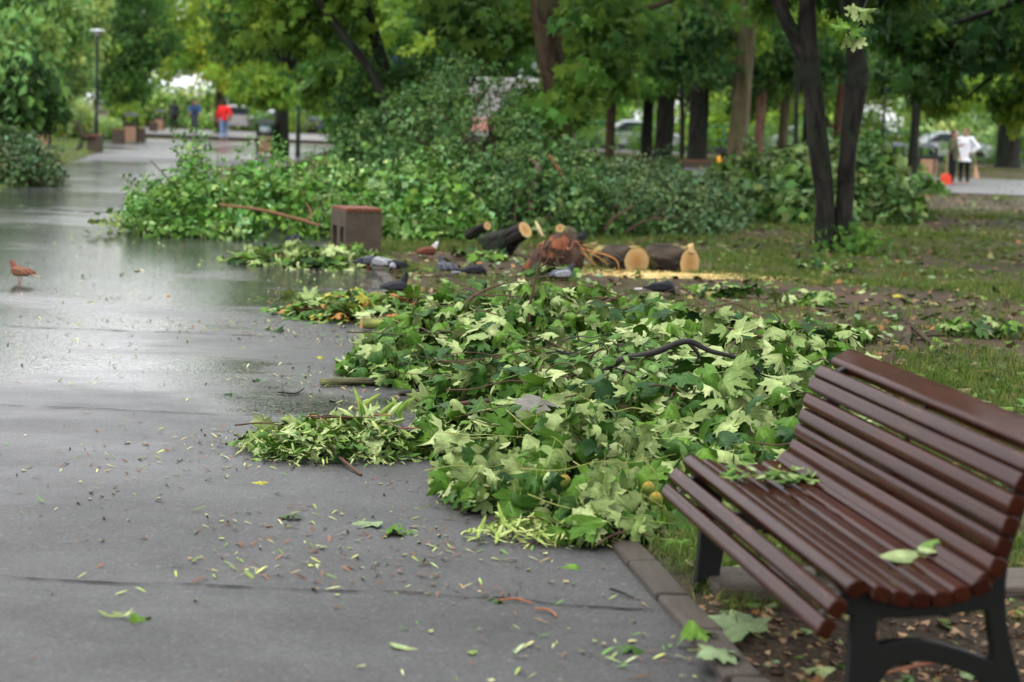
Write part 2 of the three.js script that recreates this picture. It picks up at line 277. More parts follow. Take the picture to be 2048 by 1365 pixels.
function tint(c, dv = 0.35, dh = 0.2) { const v = 1 + (rnd() - 0.5) * 2 * dv, h = (rnd() - 0.5) * 2 * dh; return new THREE.Color().setRGB(c[0] * v * (1 + h), c[1] * v, c[2] * v * (1 - h)); }
// lobes: [x, y, z, rx, ry, rz, count]; clumps sit mostly near the outside of each lobe
function crown(parent, lobes, geo, colors, s = 1, name = 'crown', flat = 0.6, mat = geo === CL.farBig ? farMat : crownMat) {
  const ms = [], cs = [];
  for (const [x, y, z, rx, ry, rz, n] of lobes) {
    const lc = pick(colors), off = R(0, 50);
    for (let i = 0; i < n; i++) {
      const a = rnd() * 6.283, b = Math.acos(2 * rnd() - 1), q = Math.pow(rnd(), 0.45), X = Math.sin(b) * Math.cos(a) * q, Y = Math.cos(b) * q, Z = Math.sin(b) * Math.sin(a) * q;
      const px = x + X * rx, py = y + Y * ry, pz = z + Z * rz;
      if (vnoise(px * 1.1 + off, py * 1.5 + pz * 0.7, 3) < 0.46 || py < 0.05) continue;
      ms.push(mat4(px, py, pz, R(-flat, flat), R(0, 6.28), R(-flat, flat), s * R(0.65, 1.25)));
      cs.push(tint(rnd() < 0.6 ? lc : pick(colors)));
    }
  }
  return stuff(name, geo, mat, ms, cs, parent);
}

// ---------------------------------------------------------------- ground, path, kerb
const kerbX = (z) => 0.435 + 0.145 * (z + 7.44);                    // centre line of the kerb
const edgeR = (z) => kerbX(z) + Math.max(0, (-z - 52) * 0.1), edgeL = (z) => kerbX(z) - 5.45 - Math.max(0, (-z - 62) * 0.09);
const range = (a, b, n) => Array.from({ length: n + 1 }, (_, i) => lerp(a, b, i / n));
const bare = (x, z) => {                                            // 1 where the soil lies bare
  let b = smooth(0.38, 0.6, fbm(x * 0.35 + 9, z * 0.3, 40, 4)) * 0.85;
  const el = (cx, cz, rx, rz, k = 1) => { const d = Math.hypot((x - cx) / rx, (z - cz) / rz); b = Math.max(b, k * smooth(1.15, 0.55, d + 0.5 * (fbm(x * 1.4, z * 1.4, 44, 3) - 0.5))); };
  el(1.15, -5.7, 0.95, 1.3, 1.15); el(1.5, -6.78, 1.05, 0.36, 1.3); el(2.6, -18.6, 2.6, 1.4); el(-0.4, -21.2, 1.6, 1.4); el(0.8, -19.6, 1.9, 0.9); el(6.4, -34, 5, 3, 0.9); el(8, -43, 9, 3.5, 0.9); el(4.2, -21.5, 2.4, 0.9, 0.7); el(4, -25, 0.9, 1, 0.8); el(3, -27, 5, 3, 0.6); el(7, -26, 3, 4, 0.65);
  b *= 1 - 0.9 * smooth(1.2, 0.6, Math.hypot((x - 3.4) / 1.8, (z + 11) / 3.2));
  return clamp(b, 0, 1.2);
};
const soilTex = tex(1024, 1024, (u, v) => {
  const a = fbm(u * 8, v * 8, 2, 5, 8), b = vnoise(u * 160, v * 160, 4, 160), d = vnoise(u * 70, v * 70, 6, 70), e = vnoise(u * 95, v * 60, 8, 95, 60); let k = 0.6 + 0.8 * a + 0.35 * (b - 0.5);
  let c = [k, k, k]; if (d > 0.86) c = [k * 1.7, k * 1.45, k * 1.1]; if (d < 0.14) c = c.map((x) => x * 0.5); if (e > 0.9) c = [k * 1.5, k * 1.6, k * 1.1];
  return c.map((x) => x * 0.55);
});
const soilBump = tex(512, 512, (u, v) => 0.6 * fbm(u * 24, v * 24, 3, 4, 24) + 0.4 * vnoise(u * 90, v * 90, 5, 90), false);
const soilMat = M({ vertexColors: true, map: rep(soilTex, 0.45, 0.45), bumpMap: rep(soilBump, 0.8, 0.8), bumpScale: 0.02, roughness: 0.85 });
const groundY = (x, z) => {
  const r = x - edgeR(z), l = edgeL(z) - x;
  let y = 0.02 + 0.045 * (fbm(x * 0.6, z * 0.6, 12, 4) - 0.5) + 0.02 * (fbm(x * 4, z * 4, 13, 3) - 0.5);
  y -= 0.09 * smooth(1.3, 0.3, Math.hypot((x - 1.2) / 0.7, (z + 5.5) / 0.95));       // worn hollow under the bench
  if (r < 0.14 && l < 0.02) y = lerp(y, -0.06, smooth(0.14, -0.04, r) * smooth(0.1, -0.1, l));
  return y;
};
{
  const xs = [-900, -200, -90, ...range(-60, -20, 30), ...range(-19, -9, 40), ...range(-8.8, 4, 120), ...range(4.2, 16, 70), ...range(17, 60, 40), 90, 200, 900];
  const zs = [40, 4, ...range(0, -5, 12), ...range(-5.06, -14, 150), ...range(-14.1, -30, 130), ...range(-30.4, -90, 130), ...range(-92, -160, 30), -250, -500, -880];
  const g = grid(xs, zs, (x, z) => Math.abs(x) > 70 || z < -170 ? -0.02 : groundY(x, z));
  paint(g, (x, y, z) => {
    const b = bare(x, z), t = fbm(x * 0.9, z * 0.9, 61, 4), near = smooth(-13, -6, z);
    const soil = [0.155, 0.105, 0.07], wet = [0.1, 0.072, 0.05], grass = [0.075, 0.1, 0.035];
    const s = [0, 1, 2].map((i) => lerp(wet[i], soil[i], smooth(0.35, 0.65, t) * (0.7 + 0.3 * near)));
    return [0, 1, 2].map((i) => lerp(grass[i], s[i], clamp(0.5 + b * 0.75)) * 1.0);
  });
  struct('ground', g, soilMat);
}
// wet asphalt: fine stone grain, worn and puddled patches that decide how it shines
const asphaltTex = tex(1024, 1024, (u, v) => {
  const s = vnoise(u * 210, v * 210, 1, 210), s2 = vnoise(u * 120, v * 120, 3, 120), a = fbm(u * 6, v * 6, 5, 5, 6); let k = 0.85 + 0.7 * (a - 0.5) + 0.8 * (s - 0.5);
  if (s2 > 0.86) k *= 1.8; if (s > 0.92) k *= 1.5; if (s2 < 0.12) k *= 0.65;
  return [0.046 * k, 0.045 * k, 0.0445 * k];
});
const asphaltBump = tex(1024, 1024, (u, v) => 0.55 * vnoise(u * 190, v * 190, 2, 190) + 0.3 * vnoise(u * 90, v * 90, 9, 90) + 0.15 * fbm(u * 12, v * 12, 4, 3, 12), false);
const PUDDLES = [[-2.4, -16.7, 1.5, 1.5], [-1.75, -18.6, 0.9, 1.3], [-3.3, -11.9, 2.3, 1.3], [-1.1, -10.6, 0.9, 0.5], [-3.6, -14, 1.7, 1.1], [-4.2, -19, 1.4, 2.6], [-5, -23.5, 1.5, 1.6], [-3.9, -9.6, 1.6, 0.4], [-6.4, -31, 2.6, 2.2], [-0.7, -12.2, 0.7, 0.5]];
const wetMap = tex(512, 1024, (u, v) => {                            // x -11 .. 1, z -4 .. -52
  const x = -11 + u * 12, z = -4 - v * 48, nz = 1.5 * (fbm(x * 1.1, z * 1.9, 71, 5) - 0.5); let w = 0;
  for (const [cx, cz, rx, rz] of PUDDLES) w = Math.max(w, smooth(1.2, 0.45, Math.hypot((x - cx) / rx, (z - cz) / rz) + nz));
  const band = fbm(x * 0.45, z * 1.5, 72, 5);
  return clamp(lerp(0.4 - 0.14 * smooth(-2, -4, x) * smooth(-9, -13, z), 0.07, w) + 0.2 * (band - 0.45) + 0.2 * smooth(-11, -6, z) - 0.12 * smooth(-12, -20, z) + 0.2 * (fbm(x * 1.8, z * 3.5, 77, 5) - 0.5) + 0.1 * (fbm(x * 6, z * 9, 75, 3) - 0.5), 0.09, 0.95);
}, false);
const asphaltMat = M({ specularIntensity: 1, map: rep(asphaltTex, 0.62, 0.62), bumpMap: rep(asphaltBump, 0.62, 0.62), bumpScale: 0.0016, roughnessMap: rep(wetMap, 1 / 12, -1 / 48, 11 / 12, -4 / 48), roughness: 1 });
{
  const zs = [...range(6, -4, 10), ...range(-4.3, -60, 120), ...range(-61, -84, 24)], n = 24, pos = [], uv = [], idx = [];
  zs.forEach((z) => { for (let i = 0; i <= n; i++) { const t = i / n, rag = i === 0 ? 0.25 * (fbm(z * 0.8, 3, 5, 3) - 0.5) : 0, x = lerp(edgeL(z) + rag, edgeR(z) - 0.05, t); pos.push(x, 0.012 * (fbm(x * 0.5, z * 0.5, 31, 3) - 0.5), z); uv.push(x, z); } });
  for (let j = 0; j < zs.length - 1; j++) for (let i = 0; i < n; i++) { const a = j * (n + 1) + i, b = a + n + 1; idx.push(a, a + 1, b, a + 1, b + 1, b); }
  const g = new THREE.BufferGeometry(); g.setAttribute('position', new THREE.Float32BufferAttribute(pos, 3)); g.setAttribute('uv', new THREE.Float32BufferAttribute(uv, 2)); g.setIndex(idx); g.computeVertexNormals();
  const path = struct('asphalt_path', g, asphaltMat);
  // cracks and seams across the path: narrow ragged strips of dirt
  const crackMat = M({ color: C(0.01, 0.0095, 0.009), roughness: 1, specularIntensity: 0 });
  const strip = (pts, w, sd) => {
    const p = [], id = []; let m = 0;
    for (let k = 0; k < pts.length - 1; k++) for (let i = 0; i < 46; i++) { const t = i / 46, x = lerp(pts[k][0], pts[k + 1][0], t), z = lerp(pts[k][1], pts[k + 1][1], t) + 0.12 * (fbm(x * 3, sd, 3, 6) - 0.5), h = w * Math.max(0.12, 0.3 + 1.9 * (fbm(x * 9, sd + 5, 7, 3) - 0.36)); const yy = 0.012 * (fbm(x * 0.5, z * 0.5, 31, 3) - 0.5) + 0.005; p.push(x, yy, z - h, x, yy, z + h); if (m++) { const b = p.length / 3 - 4; id.push(b, b + 2, b + 1, b + 1, b + 2, b + 3); } }
    const q = new THREE.BufferGeometry(); q.setAttribute('position', new THREE.Float32BufferAttribute(p, 3)); q.setIndex(id); q.computeVertexNormals(); return q;
  };
  part('crack', strip([[-4.6, -6.55], [-1.6, -6.52], [-0.5, -6.5], [0.2, -6.43], [0.58, -6.4]], 0.0085, 3), crackMat, path);
  part('seam', strip([[-5.4, -10.35], [-3.2, -10.25], [-1.4, -10.2], [-0.4, -10.25]], 0.005, 9), crackMat, path);
  part('seam', strip([[-6, -13.95], [-3.6, -13.8], [-1.6, -13.8]], 0.012, 15), crackMat, path);
  part('seam', strip([[-8.2, -28.6], [-6.2, -28.2], [-4.4, -28.4]], 0.1, 19), crackMat, path);
}
{
  // path crossing behind the lawn, and the paved strip far down the avenue
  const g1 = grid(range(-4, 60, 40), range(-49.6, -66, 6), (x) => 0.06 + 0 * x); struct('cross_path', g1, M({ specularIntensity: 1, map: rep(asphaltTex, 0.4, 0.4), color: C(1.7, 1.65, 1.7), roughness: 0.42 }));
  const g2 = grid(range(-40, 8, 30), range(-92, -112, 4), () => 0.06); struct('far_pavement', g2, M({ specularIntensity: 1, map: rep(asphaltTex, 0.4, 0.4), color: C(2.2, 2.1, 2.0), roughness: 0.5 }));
}
{
  const k = thing('stone_kerb', 'row of grey concrete kerb stones along the right edge of the asphalt path', 'kerb');
  const kerbMats = [0, 1, 2, 3].map((q) => { const m = kerbStoneMat.clone(); m.map = rep(concreteTex, 0.9, 0.9, q * 0.31, q * 0.47); m.color = C(...[[0.4, 0.375, 0.37], [0.36, 0.345, 0.335], [0.44, 0.41, 0.4], [0.35, 0.34, 0.32]][q]); return m; });
  let z = -1.2, i = 0; seed(5);
  while (z > -50) {
    const l = z < -24 ? 2 : R(0.46, 0.52), zc = z - l / 2, g = bx(0.11, 0.16, l - 0.008, 0, 0, 0, 0.012), p = g.attributes.position;
    for (let q = 0; q < p.count; q++) p.setY(q, p.getY(q) + 0.014 * (vnoise(p.getX(q) * 9 + i, p.getZ(q) * 9, i) - 0.5));
    g.computeVertexNormals();
    const o = part('kerb_stone', g, pick(kerbMats), k); o.position.set(kerbX(zc) + R(-0.006, 0.006), -0.048 + R(-0.005, 0.005), zc); o.rotation.set(R(-0.008, 0.008), Math.atan(0.145) + R(-0.01, 0.01), R(-0.02, 0.02));
    z -= l; i++;
  }
}

// ---------------------------------------------------------------- park bench
const BENCH = [0.811, 0, -4.973], BTURN = 0.1472;
{
  const b = thing('park_bench', 'long wet brown slatted bench on dark iron legs beside the kerb, nearest the camera', 'bench', BENCH, BTURN);
  const prof = [[0, .338], [.025, .394], [.070, .436], [.142, .438], [.194, .425], [.245, .418], [.299, .418], [.349, .427], [.397, .439], [.434, .474], [.457, .514], [.468, .566], [.482, .621], [.497, .675], [.519, .733], [.548, .777], [.591, .809]];
  const L = 1.85, w = 0.046, th = 0.036;
  const slat = (ww, tt) => { // rounded top, long axis z
    const s = new THREE.Shape(), a = ww / 2, h = tt / 2, r = Math.min(a, h) * 0.75; s.moveTo(-a + 0.006, -h); s.lineTo(a - 0.006, -h); s.lineTo(a, -h + 0.006); s.lineTo(a, h - r); s.quadraticCurveTo(a, h, a - r * 1.2, h); s.lineTo(-a + r * 1.2, h); s.quadraticCurveTo(-a, h, -a, h - r); s.lineTo(-a, -h + 0.006);
    const g = new THREE.ExtrudeGeometry(s, { depth: L - 0.006, bevelEnabled: true, bevelThickness: 0.003, bevelSize: 0.003, bevelSegments: 1, curveSegments: 4, steps: 1 }); g.translate(0, 0, -L + 0.003);
    const p = g.attributes.position, u = g.attributes.uv; for (let i = 0; i < p.count; i++) u.setXY(i, p.getZ(i) / 0.9, (p.getX(i) + p.getY(i)) / 0.25); return g;
  };
  const sg = slat(w, th), wide = slat(0.085, 0.036), woods = [0, 1, 2, 3, 4].map((q) => { const m = slatMat.clone(); m.map = rep(woodTex, 1, 1, q * 0.37, q * 0.21); m.bumpMap = rep(woodBump, 1, 1, q * 0.29, q * 0.33); m.color = C(...[[1, 1, 1], [0.85, 0.8, 0.8], [1.15, 1.1, 1.05], [0.95, 0.9, 0.85], [1.05, 1.15, 1.2]][q]); return m; });
  seed(8);
  prof.forEach(([u, v], i) => {
    let t, c;
    if (i < 3) { t = [[0.45, 0.89], [0.6, 0.8], [0.86, 0.5]][i]; c = i === 2 ? [u + 0.024, v - 0.008] : [u + 0.02, v - 0.016]; }
    else { const a = prof[Math.max(3, i - 1)], e = prof[Math.min(16, i + 1)]; const l = Math.hypot(e[0] - a[0], e[1] - a[1]); t = [(e[0] - a[0]) / l, (e[1] - a[1]) / l]; const n = [-t[1], t[0]], sgn = i < 9 ? 1 : -1; c = [u + sgn * t[0] * w / 2 - n[0] * th / 2, v + sgn * t[1] * w / 2 - n[1] * th / 2]; }
    if (i === 16) { t = [0.86, 0.5]; c = [u + 0.03, v - 0.012]; }
    const o = part('slat', i === 16 ? wide : sg, woods[(i * 3 + (i >> 2)) % 5], b); o.position.set(c[0], c[1], R(-0.004, 0.004)); o.rotation.z = Math.atan2(t[1], t[0]); o.userData.r = 0;
    delete o.userData.r;
  });
  // iron end frame, drawn in the plane across the bench
  const s = new THREE.Shape();
  s.moveTo(0.095, 0.0); s.lineTo(0.104, 0.16); s.lineTo(0.109, 0.345); s.lineTo(0.06, 0.372); s.lineTo(0.022, 0.348); s.lineTo(0.034, 0.36); s.lineTo(0.068, 0.4); s.lineTo(0.11, 0.402); s.lineTo(0.16, 0.396); s.lineTo(0.245, 0.378); s.lineTo(0.34, 0.382); s.lineTo(0.41, 0.398); s.lineTo(0.448, 0.43);
  s.lineTo(0.478, 0.5); s.lineTo(0.5, 0.6); s.lineTo(0.528, 0.7); s.lineTo(0.562, 0.775); s.lineTo(0.6, 0.795); s.lineTo(0.618, 0.785); s.lineTo(0.59, 0.75); s.lineTo(0.556, 0.66); s.lineTo(0.531, 0.57); s.lineTo(0.513, 0.5); s.lineTo(0.508, 0.44); s.lineTo(0.512, 0.367); s.lineTo(0.521, 0.313); s.lineTo(0.537, 0.255); s.lineTo(0.557, 0.2); s.lineTo(0.58, 0.13); s.lineTo(0.62, 0.02); s.lineTo(0.62, 0); s.lineTo(0.555, 0); s.lineTo(0.515, 0.1); s.quadraticCurveTo(0.47, 0.185, 0.408, 0.202); s.quadraticCurveTo(0.34, 0.226, 0.274, 0.229); s.quadraticCurveTo(0.2, 0.222, 0.183, 0.167); s.lineTo(0.172, 0.08); s.lineTo(0.172, 0);
  const hole = new THREE.Path(); hole.moveTo(0.168, 0.343); hole.lineTo(0.166, 0.3); hole.lineTo(0.176, 0.262); hole.quadraticCurveTo(0.215, 0.278, 0.297, 0.277); hole.quadraticCurveTo(0.4, 0.256, 0.486, 0.221); hole.quadraticCurveTo(0.498, 0.222, 0.491, 0.262); hole.lineTo(0.48, 0.313); hole.lineTo(0.471, 0.366); hole.lineTo(0.423, 0.36); hole.lineTo(0.345, 0.35); hole.lineTo(0.239, 0.343); s.holes.push(hole);
  const fg = new THREE.ExtrudeGeometry(s, { depth: 0.034, bevelEnabled: true, bevelThickness: 0.004, bevelSize: 0.004, bevelSegments: 2, curveSegments: 6 });
  for (const z of [-0.068, -1.7]) { const o = part('end_frame', fg, castIron, b); o.position.z = z - 0.017; }
  // flat bar behind the backrest and under the seat, half way along
  const bar = tube([[0.1, 0.385, -0.92, 0.011], [0.24, 0.372, -0.92, 0.011], [0.4, 0.392, -0.92, 0.011], [0.47, 0.44, -0.92, 0.011], [0.5, 0.54, -0.92, 0.011], [0.53, 0.65, -0.92, 0.011], [0.57, 0.745, -0.92, 0.011], [0.6, 0.78, -0.92, 0.011]], 6, 3, 0);
  part('middle_bar', bar, castIron, b);
}
{ // concrete strip that carries the far legs
  const g = bx(1.75, 0.2, 0.3, 0, 0, 0, 0.015), p = g.attributes.position;
  const o = thing('concrete_footing', 'weathered concrete strip under the far legs of the brown bench', 'footing', [1.56, -0.035, -6.78], 0.147);
  part('slab', g, kerbStoneMat, o); for (let i = -2; i < 3; i++) { const f = bx(0.2, 0.012, 0.008, i * 0.33, 0.012, 0.152, 0); part('groove', f, M({ color: C(0.05, 0.045, 0.04), roughness: 0.9 }), o); }
}

// ---------------------------------------------------------------- the heap of fallen branches by the bench
const PILES = {
  back: [[0.05, -12.9, 1.0, 1.7, 0.5], [-0.45, -12.1, 0.55, 0.7, 0.3], [0.7, -13.6, 0.9, 1.0, 0.42]],
  right: [[1.0, -11.4, 0.9, 1.3, 0.52], [1.65, -11.2, 0.5, 1.0, 0.45], [1.15, -9.7, 0.72, 1.0, 0.5], [0.75, -8.7, 0.4, 0.7, 0.25]],
  oval: [[0.62, -10.3, 0.55, 0.95, 0.42]],
  middle: [[0.2, -10.2, 0.66, 1.0, 0.36], [-0.1, -9.7, 0.35, 0.8, 0.2], [0.35, -9.4, 0.5, 0.7, 0.36]],
  kerb: [[0.32, -8.5, 0.42, 0.75, 0.34], [0.05, -8.3, 0.35, 0.5, 0.2], [0.35, -7.75, 0.32, 0.45, 0.2]],
};
const moundH = (list, x, z) => { let h = 0; for (const [cx, cz, rx, rz, H] of list) { const d = ((x - cx) / rx) ** 2 + ((z - cz) / rz) ** 2; if (d < 1) h = Math.max(h, H * Math.pow(1 - d, 0.6)); } return h; };
const allMounds = Object.values(PILES).flat();
function spot(list) { for (;;) { const m = pick(list), a = R(0, 6.28), q = Math.sqrt(rnd()), x = m[0] + q * m[2] * Math.cos(a), z = m[1] + q * m[3] * Math.sin(a); if (vnoise(x * 4.2, z * 3.2, 55) * 0.6 + vnoise(x * 9, z * 7, 57) * 0.4 > 0.36 + 0.1 * rnd()) return [x, z]; } }
const slope = (list, x, z) => V((moundH(list, x - 0.1, z) - moundH(list, x + 0.1, z)), 0.35, (moundH(list, x, z - 0.1) - moundH(list, x, z + 0.1))).normalize();
function fallen(key, name, label, { parts = 300, fill = 500, geos, geosFill, size = [0.13, 0.2], droop = 0.35, lift = 0.02, tilt = 0.55, twigs = 10, twigMat = twigBrown, branches = [], sd = 1 }) {
  seed(sd);
  const list = PILES[key], o = thing(name, label, 'fallen branch');
  for (const [pts, m] of branches) part('branch', tube(pts, 8, 8, 0.12, true, sd + pts.length), m, o);
  const tw = [];
  for (let i = 0; i < twigs; i++) {
    const [x, z] = spot(list), y = moundH(list, x, z), a = R(0, 6.28), l = R(0.25, 0.7), up = R(-0.1, 0.12), p = [];
    for (let k = 0; k < 5; k++) p.push([x + Math.cos(a) * l * (k / 4 - 0.5) + R(-0.03, 0.03), Math.max(0.02, y * R(0.85, 1.05) + up * (k / 4) + 0.045), z + Math.sin(a) * l * (k / 4 - 0.5) + R(-0.03, 0.03), lerp(0.0045, 0.0015, k / 4) * (key === 'kerb' ? 0.6 : 1)]);
    tw.push(tube(p, 5, 4, 0.1, true, i));
  }
  tw.forEach((g) => part('twig', g, twigMat, o));
  const place = (deep) => {
    const [x, z] = spot(list), h = moundH(list, x, z), n = slope(list, x, z);
    const y = deep ? h * R(0.05, 0.92) + 0.015 : h * (1 - 0.45 * rnd() * rnd()) * (0.72 + 0.5 * fbm(x * 3.2, z * 3.2, sd, 3)) + R(0, lift) + 0.015;
    const wild = rnd() < 0.4 ? 1.7 : 1, nor = n.clone().add(V(R(-tilt, tilt) * wild, R(-0.1, 0.2), R(-tilt, tilt) * wild)).normalize();
    const dir = V(n.x, 0, n.z).multiplyScalar(1.2).add(V(R(-0.8, 0.8), -droop * R(0.2, 1.6), R(-0.5, 0.9)));
    const s = R(...size), m = frame(V(x, y, z), dir, nor, s);
    // keep every tip above the ground
    const tipY = y + dir.normalize().y * s * 0.9; if (tipY < 0.012) m.elements[13] += 0.012 - tipY;
    return m;
  };
  for (let i = 0; i < parts; i++) { const l = part('leaf', pick(pick(geos)), leafMat, o); l.applyMatrix4(place(false)); }
  const per = {}; for (let i = 0; i < fill; i++) { const g = pick(pick(geosFill || geos)); (per[g.uuid] ??= { g, m: [] }).m.push(place(true)); }
  const all = Object.values(per).slice(0, 14); all.forEach((e) => stuff('inner_leaves', e.g, leafMat, e.m, null, o));
  return o;
}
{
  const mixTop = [planeLeaves, planeLeaves, planeLeaves, planeLeaves, planeUnder, planeWilt], mixPale = [planeLeaves, planeUnder, planeLeaves, planeWilt, planeLeaves, planeUnder], dark = [planeLeaves.slice(0, 6), planeLeaves.slice(0, 6), planeUnder.slice(0, 5)];
  fallen('back', 'fallen_branch', 'dark green fallen branch at the heap\u2019s far left, a bare stick rising from it', {
    geos: [...mixTop, planeLeaves, yellowLeaf.slice(0, 1).concat(planeLeaves)], geosFill: dark, fill: 1000, sd: 21, size: [0.08, 0.145], tilt: 1.0, twigs: 26,
    branches: [
      [[[-0.831, 0.004, -11.9].concat(0.016), [-0.53, 0.18, -12.1].concat(0.014), [-0.375, 0.356, -12.3].concat(0.011), [-0.212, 0.478, -12.5].concat(0.008), [-0.058, 0.535, -12.6].concat(0.005)], twigBrown],
      [[[0.096, 0.241, -12.6].concat(0.011), [0.111, 0.433, -12.6].concat(0.009), [0.145, 0.625, -12.6].concat(0.006), [0.18, 0.785, -12.6].concat(0.004), [0.207, 0.897, -12.6].concat(0.003)], twigBrown],
      [[[0.145, 0.625, -12.6].concat(0.005), [0.205, 0.691, -12.6].concat(0.004), [0.219, 0.755, -12.6].concat(0.003)], twigBrown],
      [[[0.363, 0.315, -12.6].concat(0.012), [0.631, 0.415, -13].concat(0.008), [0.772, 0.461, -13.1].concat(0.004)], twigBrown],
      [[[-0.65, 0.08, -11.6].concat(0.022), [-0.508, 0.072, -11.7].concat(0.02), [-0.277, 0.076, -11.9].concat(0.018)], barkPlane],
    ],
  });
  fallen('right', 'fallen_branch', 'fallen plane branch with pale leaf undersides and a curved black limb, behind the bench seat', {
    geos: [...mixPale, planeUnder], geosFill: dark, fill: 1150, sd: 31, size: [0.09, 0.155], tilt: 0.85, twigs: 16, twigMat: twigBrown,
    branches: [
      [[[0.434, 0.319, -9.9].concat(0.017), [0.543, 0.394, -9.9].concat(0.018), [0.716, 0.443, -9.9].concat(0.017), [0.876, 0.504, -9.9].concat(0.015), [0.99, 0.461, -9.9].concat(0.012), [1.167, 0.417, -9.9].concat(0.01), [1.271, 0.345, -9.9].concat(0.008), [1.385, 0.317, -9.9].concat(0.005)], twigDark],
      [[[0.876, 0.504, -9.9].concat(0.01), [0.936, 0.434, -9.9].concat(0.008), [0.923, 0.4, -9.9].concat(0.006)], twigDark],
      [[[1.17, 0.447, -11.2].concat(0.012), [1.341, 0.416, -11.2].concat(0.011), [1.57, 0.362, -11.2].concat(0.009), [1.767, 0.37, -11.2].concat(0.006), [1.897, 0.323, -11.2].concat(0.004)], twigBrown],
      [[[1.171, 0.438, -11.2].concat(0.01), [1.4, 0.362, -11.2].concat(0.008), [1.656, 0.337, -11.2].concat(0.006), [1.859, 0.245, -11.2].concat(0.004)], twigBrown],
    ],
  });
  fallen('oval', 'fallen_branch', 'branch with small smooth oval leaves lying in the middle of the leaf heap', {
    geos: [ovalLeaves], fill: 420, sd: 41, size: [0.06, 0.1], tilt: 0.8, droop: 0.1, lift: 0.08, twigs: 16, twigMat: twigDark,
    branches: [[[[0.563, 0.107, -9.8].concat(0.008), [0.672, 0.178, -9.8].concat(0.007), [0.75, 0.255, -9.9].concat(0.006), [0.778, 0.344, -10].concat(0.004)], twigDark], [[[0.672, 0.178, -9.8].concat(0.005), [0.823, 0.283, -9.9].concat(0.004), [0.954, 0.351, -10].concat(0.003)], twigDark]],
  });
  fallen('middle', 'fallen_branch', 'large-leaved fallen branch on the asphalt side of the heap, with a dark broken end', {
    geos: [...mixTop, planeUnder], geosFill: dark, fill: 900, sd: 51, size: [0.085, 0.155], tilt: 0.95, twigs: 24,
    branches: [
      [[[0.083, 0.094, -9.3].concat(0.012), [0.195, 0.108, -9.3].concat(0.014), [0.337, 0.101, -9.3].concat(0.015), [0.578, 0.126, -9.4].concat(0.017)], twigDark],
      [[[-0.049, 0.175, -9.9].concat(0.012), [-0.199, 0.154, -9.9].concat(0.013), [-0.349, 0.133, -9.9].concat(0.012)], twigBrown],
      [[[0.359, 0.29, -10.3].concat(0.007), [0.446, 0.393, -10.3].concat(0.006), [0.562, 0.429, -10.3].concat(0.004)], twigBrown],
    ],
  });
  const kb = fallen('kerb', 'fallen_branch', 'drooping plane branch with wilted leaves and round green seed balls hanging over the kerb', {
    parts: 230, geos: [planeWilt, planeWilt, planeUnder, planeLeaves], geosFill: dark, fill: 420, sd: 61, size: [0.075, 0.14], droop: 1.5, tilt: 1.0, lift: 0.05, twigs: 8, twigMat: twigGreen,
    branches: [[[[0.64, 0.139, -8.9].concat(0.012), [0.362, 0.139, -8.7].concat(0.01), [0.183, 0.112, -8.5].concat(0.008), [0.076, 0.066, -8.2].concat(0.005), [-0.026, 0.049, -8.1].concat(0.003)], twigBrown], [[[0.509, 0.037, -8].concat(0.011), [0.517, 0.069, -8.1].concat(0.011), [0.503, 0.103, -8.2].concat(0.009)], barkPlane]],
  });
  const ballGeo = (() => { const g = new THREE.IcosahedronGeometry(0.026, 5), p = g.attributes.position; for (let i = 0; i < p.count; i++) { const v = V(p.getX(i), p.getY(i), p.getZ(i)), k = 1 + 0.09 * (vnoise(v.x * 900, v.y * 900 + v.z * 700, 3) - 0.5); p.setXYZ(i, v.x * k, v.y * k, v.z * k); } g.computeVertexNormals(); return paint(g, (x, y, z) => { const k = vnoise(x * 700, y * 700 + z * 500, 5), t = smooth(0, 0.026, y); return [lerp(0.16, 0.3, t) * (0.6 + 0.8 * k), lerp(0.2, 0.2, t) * (0.6 + 0.8 * k), 0.035]; }); })();
  for (const p of [[0.226, 0.175, -7.72], [0.548, 0.182, -7.6], [0.572, 0.161, -7.5], [0.287, 0.093, -7.4]]) {
    const s = part('seed_ball', ballGeo, vcol, kb); s.position.set(...p);
    const st = part('stalk', tube([[0, 0.026, 0, 0.002], [0.004, 0.06, 0.01, 0.002], [-0.012, 0.11, 0.02, 0.002], [-0.03, 0.125, 0.01, 0.002]], 4, 4, 0), twigGreen, s); st.position.set(0, 0, 0);
  }
  part('leaf', greyLeaf, leafMat, kb).applyMatrix4(frame(V(...[0.147, 0.326, -8.9]), V(-0.2, -0.7, 0.5), V(0.1, 0.5, 0.9), 0.17));
  const split = thing('split_wood', 'pale torn strip of wood on the dark broken branch end in the leaf heap', 'split wood', [0.082, 0.102, -9.25]);
  part('torn_wood', tube([[0, 0, 0, 0.012], [-0.03, -0.015, 0.01, 0.01], [-0.06, -0.05, 0.02, 0.006], [-0.08, -0.085, 0.03, 0.001]], 6, 4, 0.3), M({ color: C(0.62, 0.48, 0.3), roughness: 0.8 }), split);
}

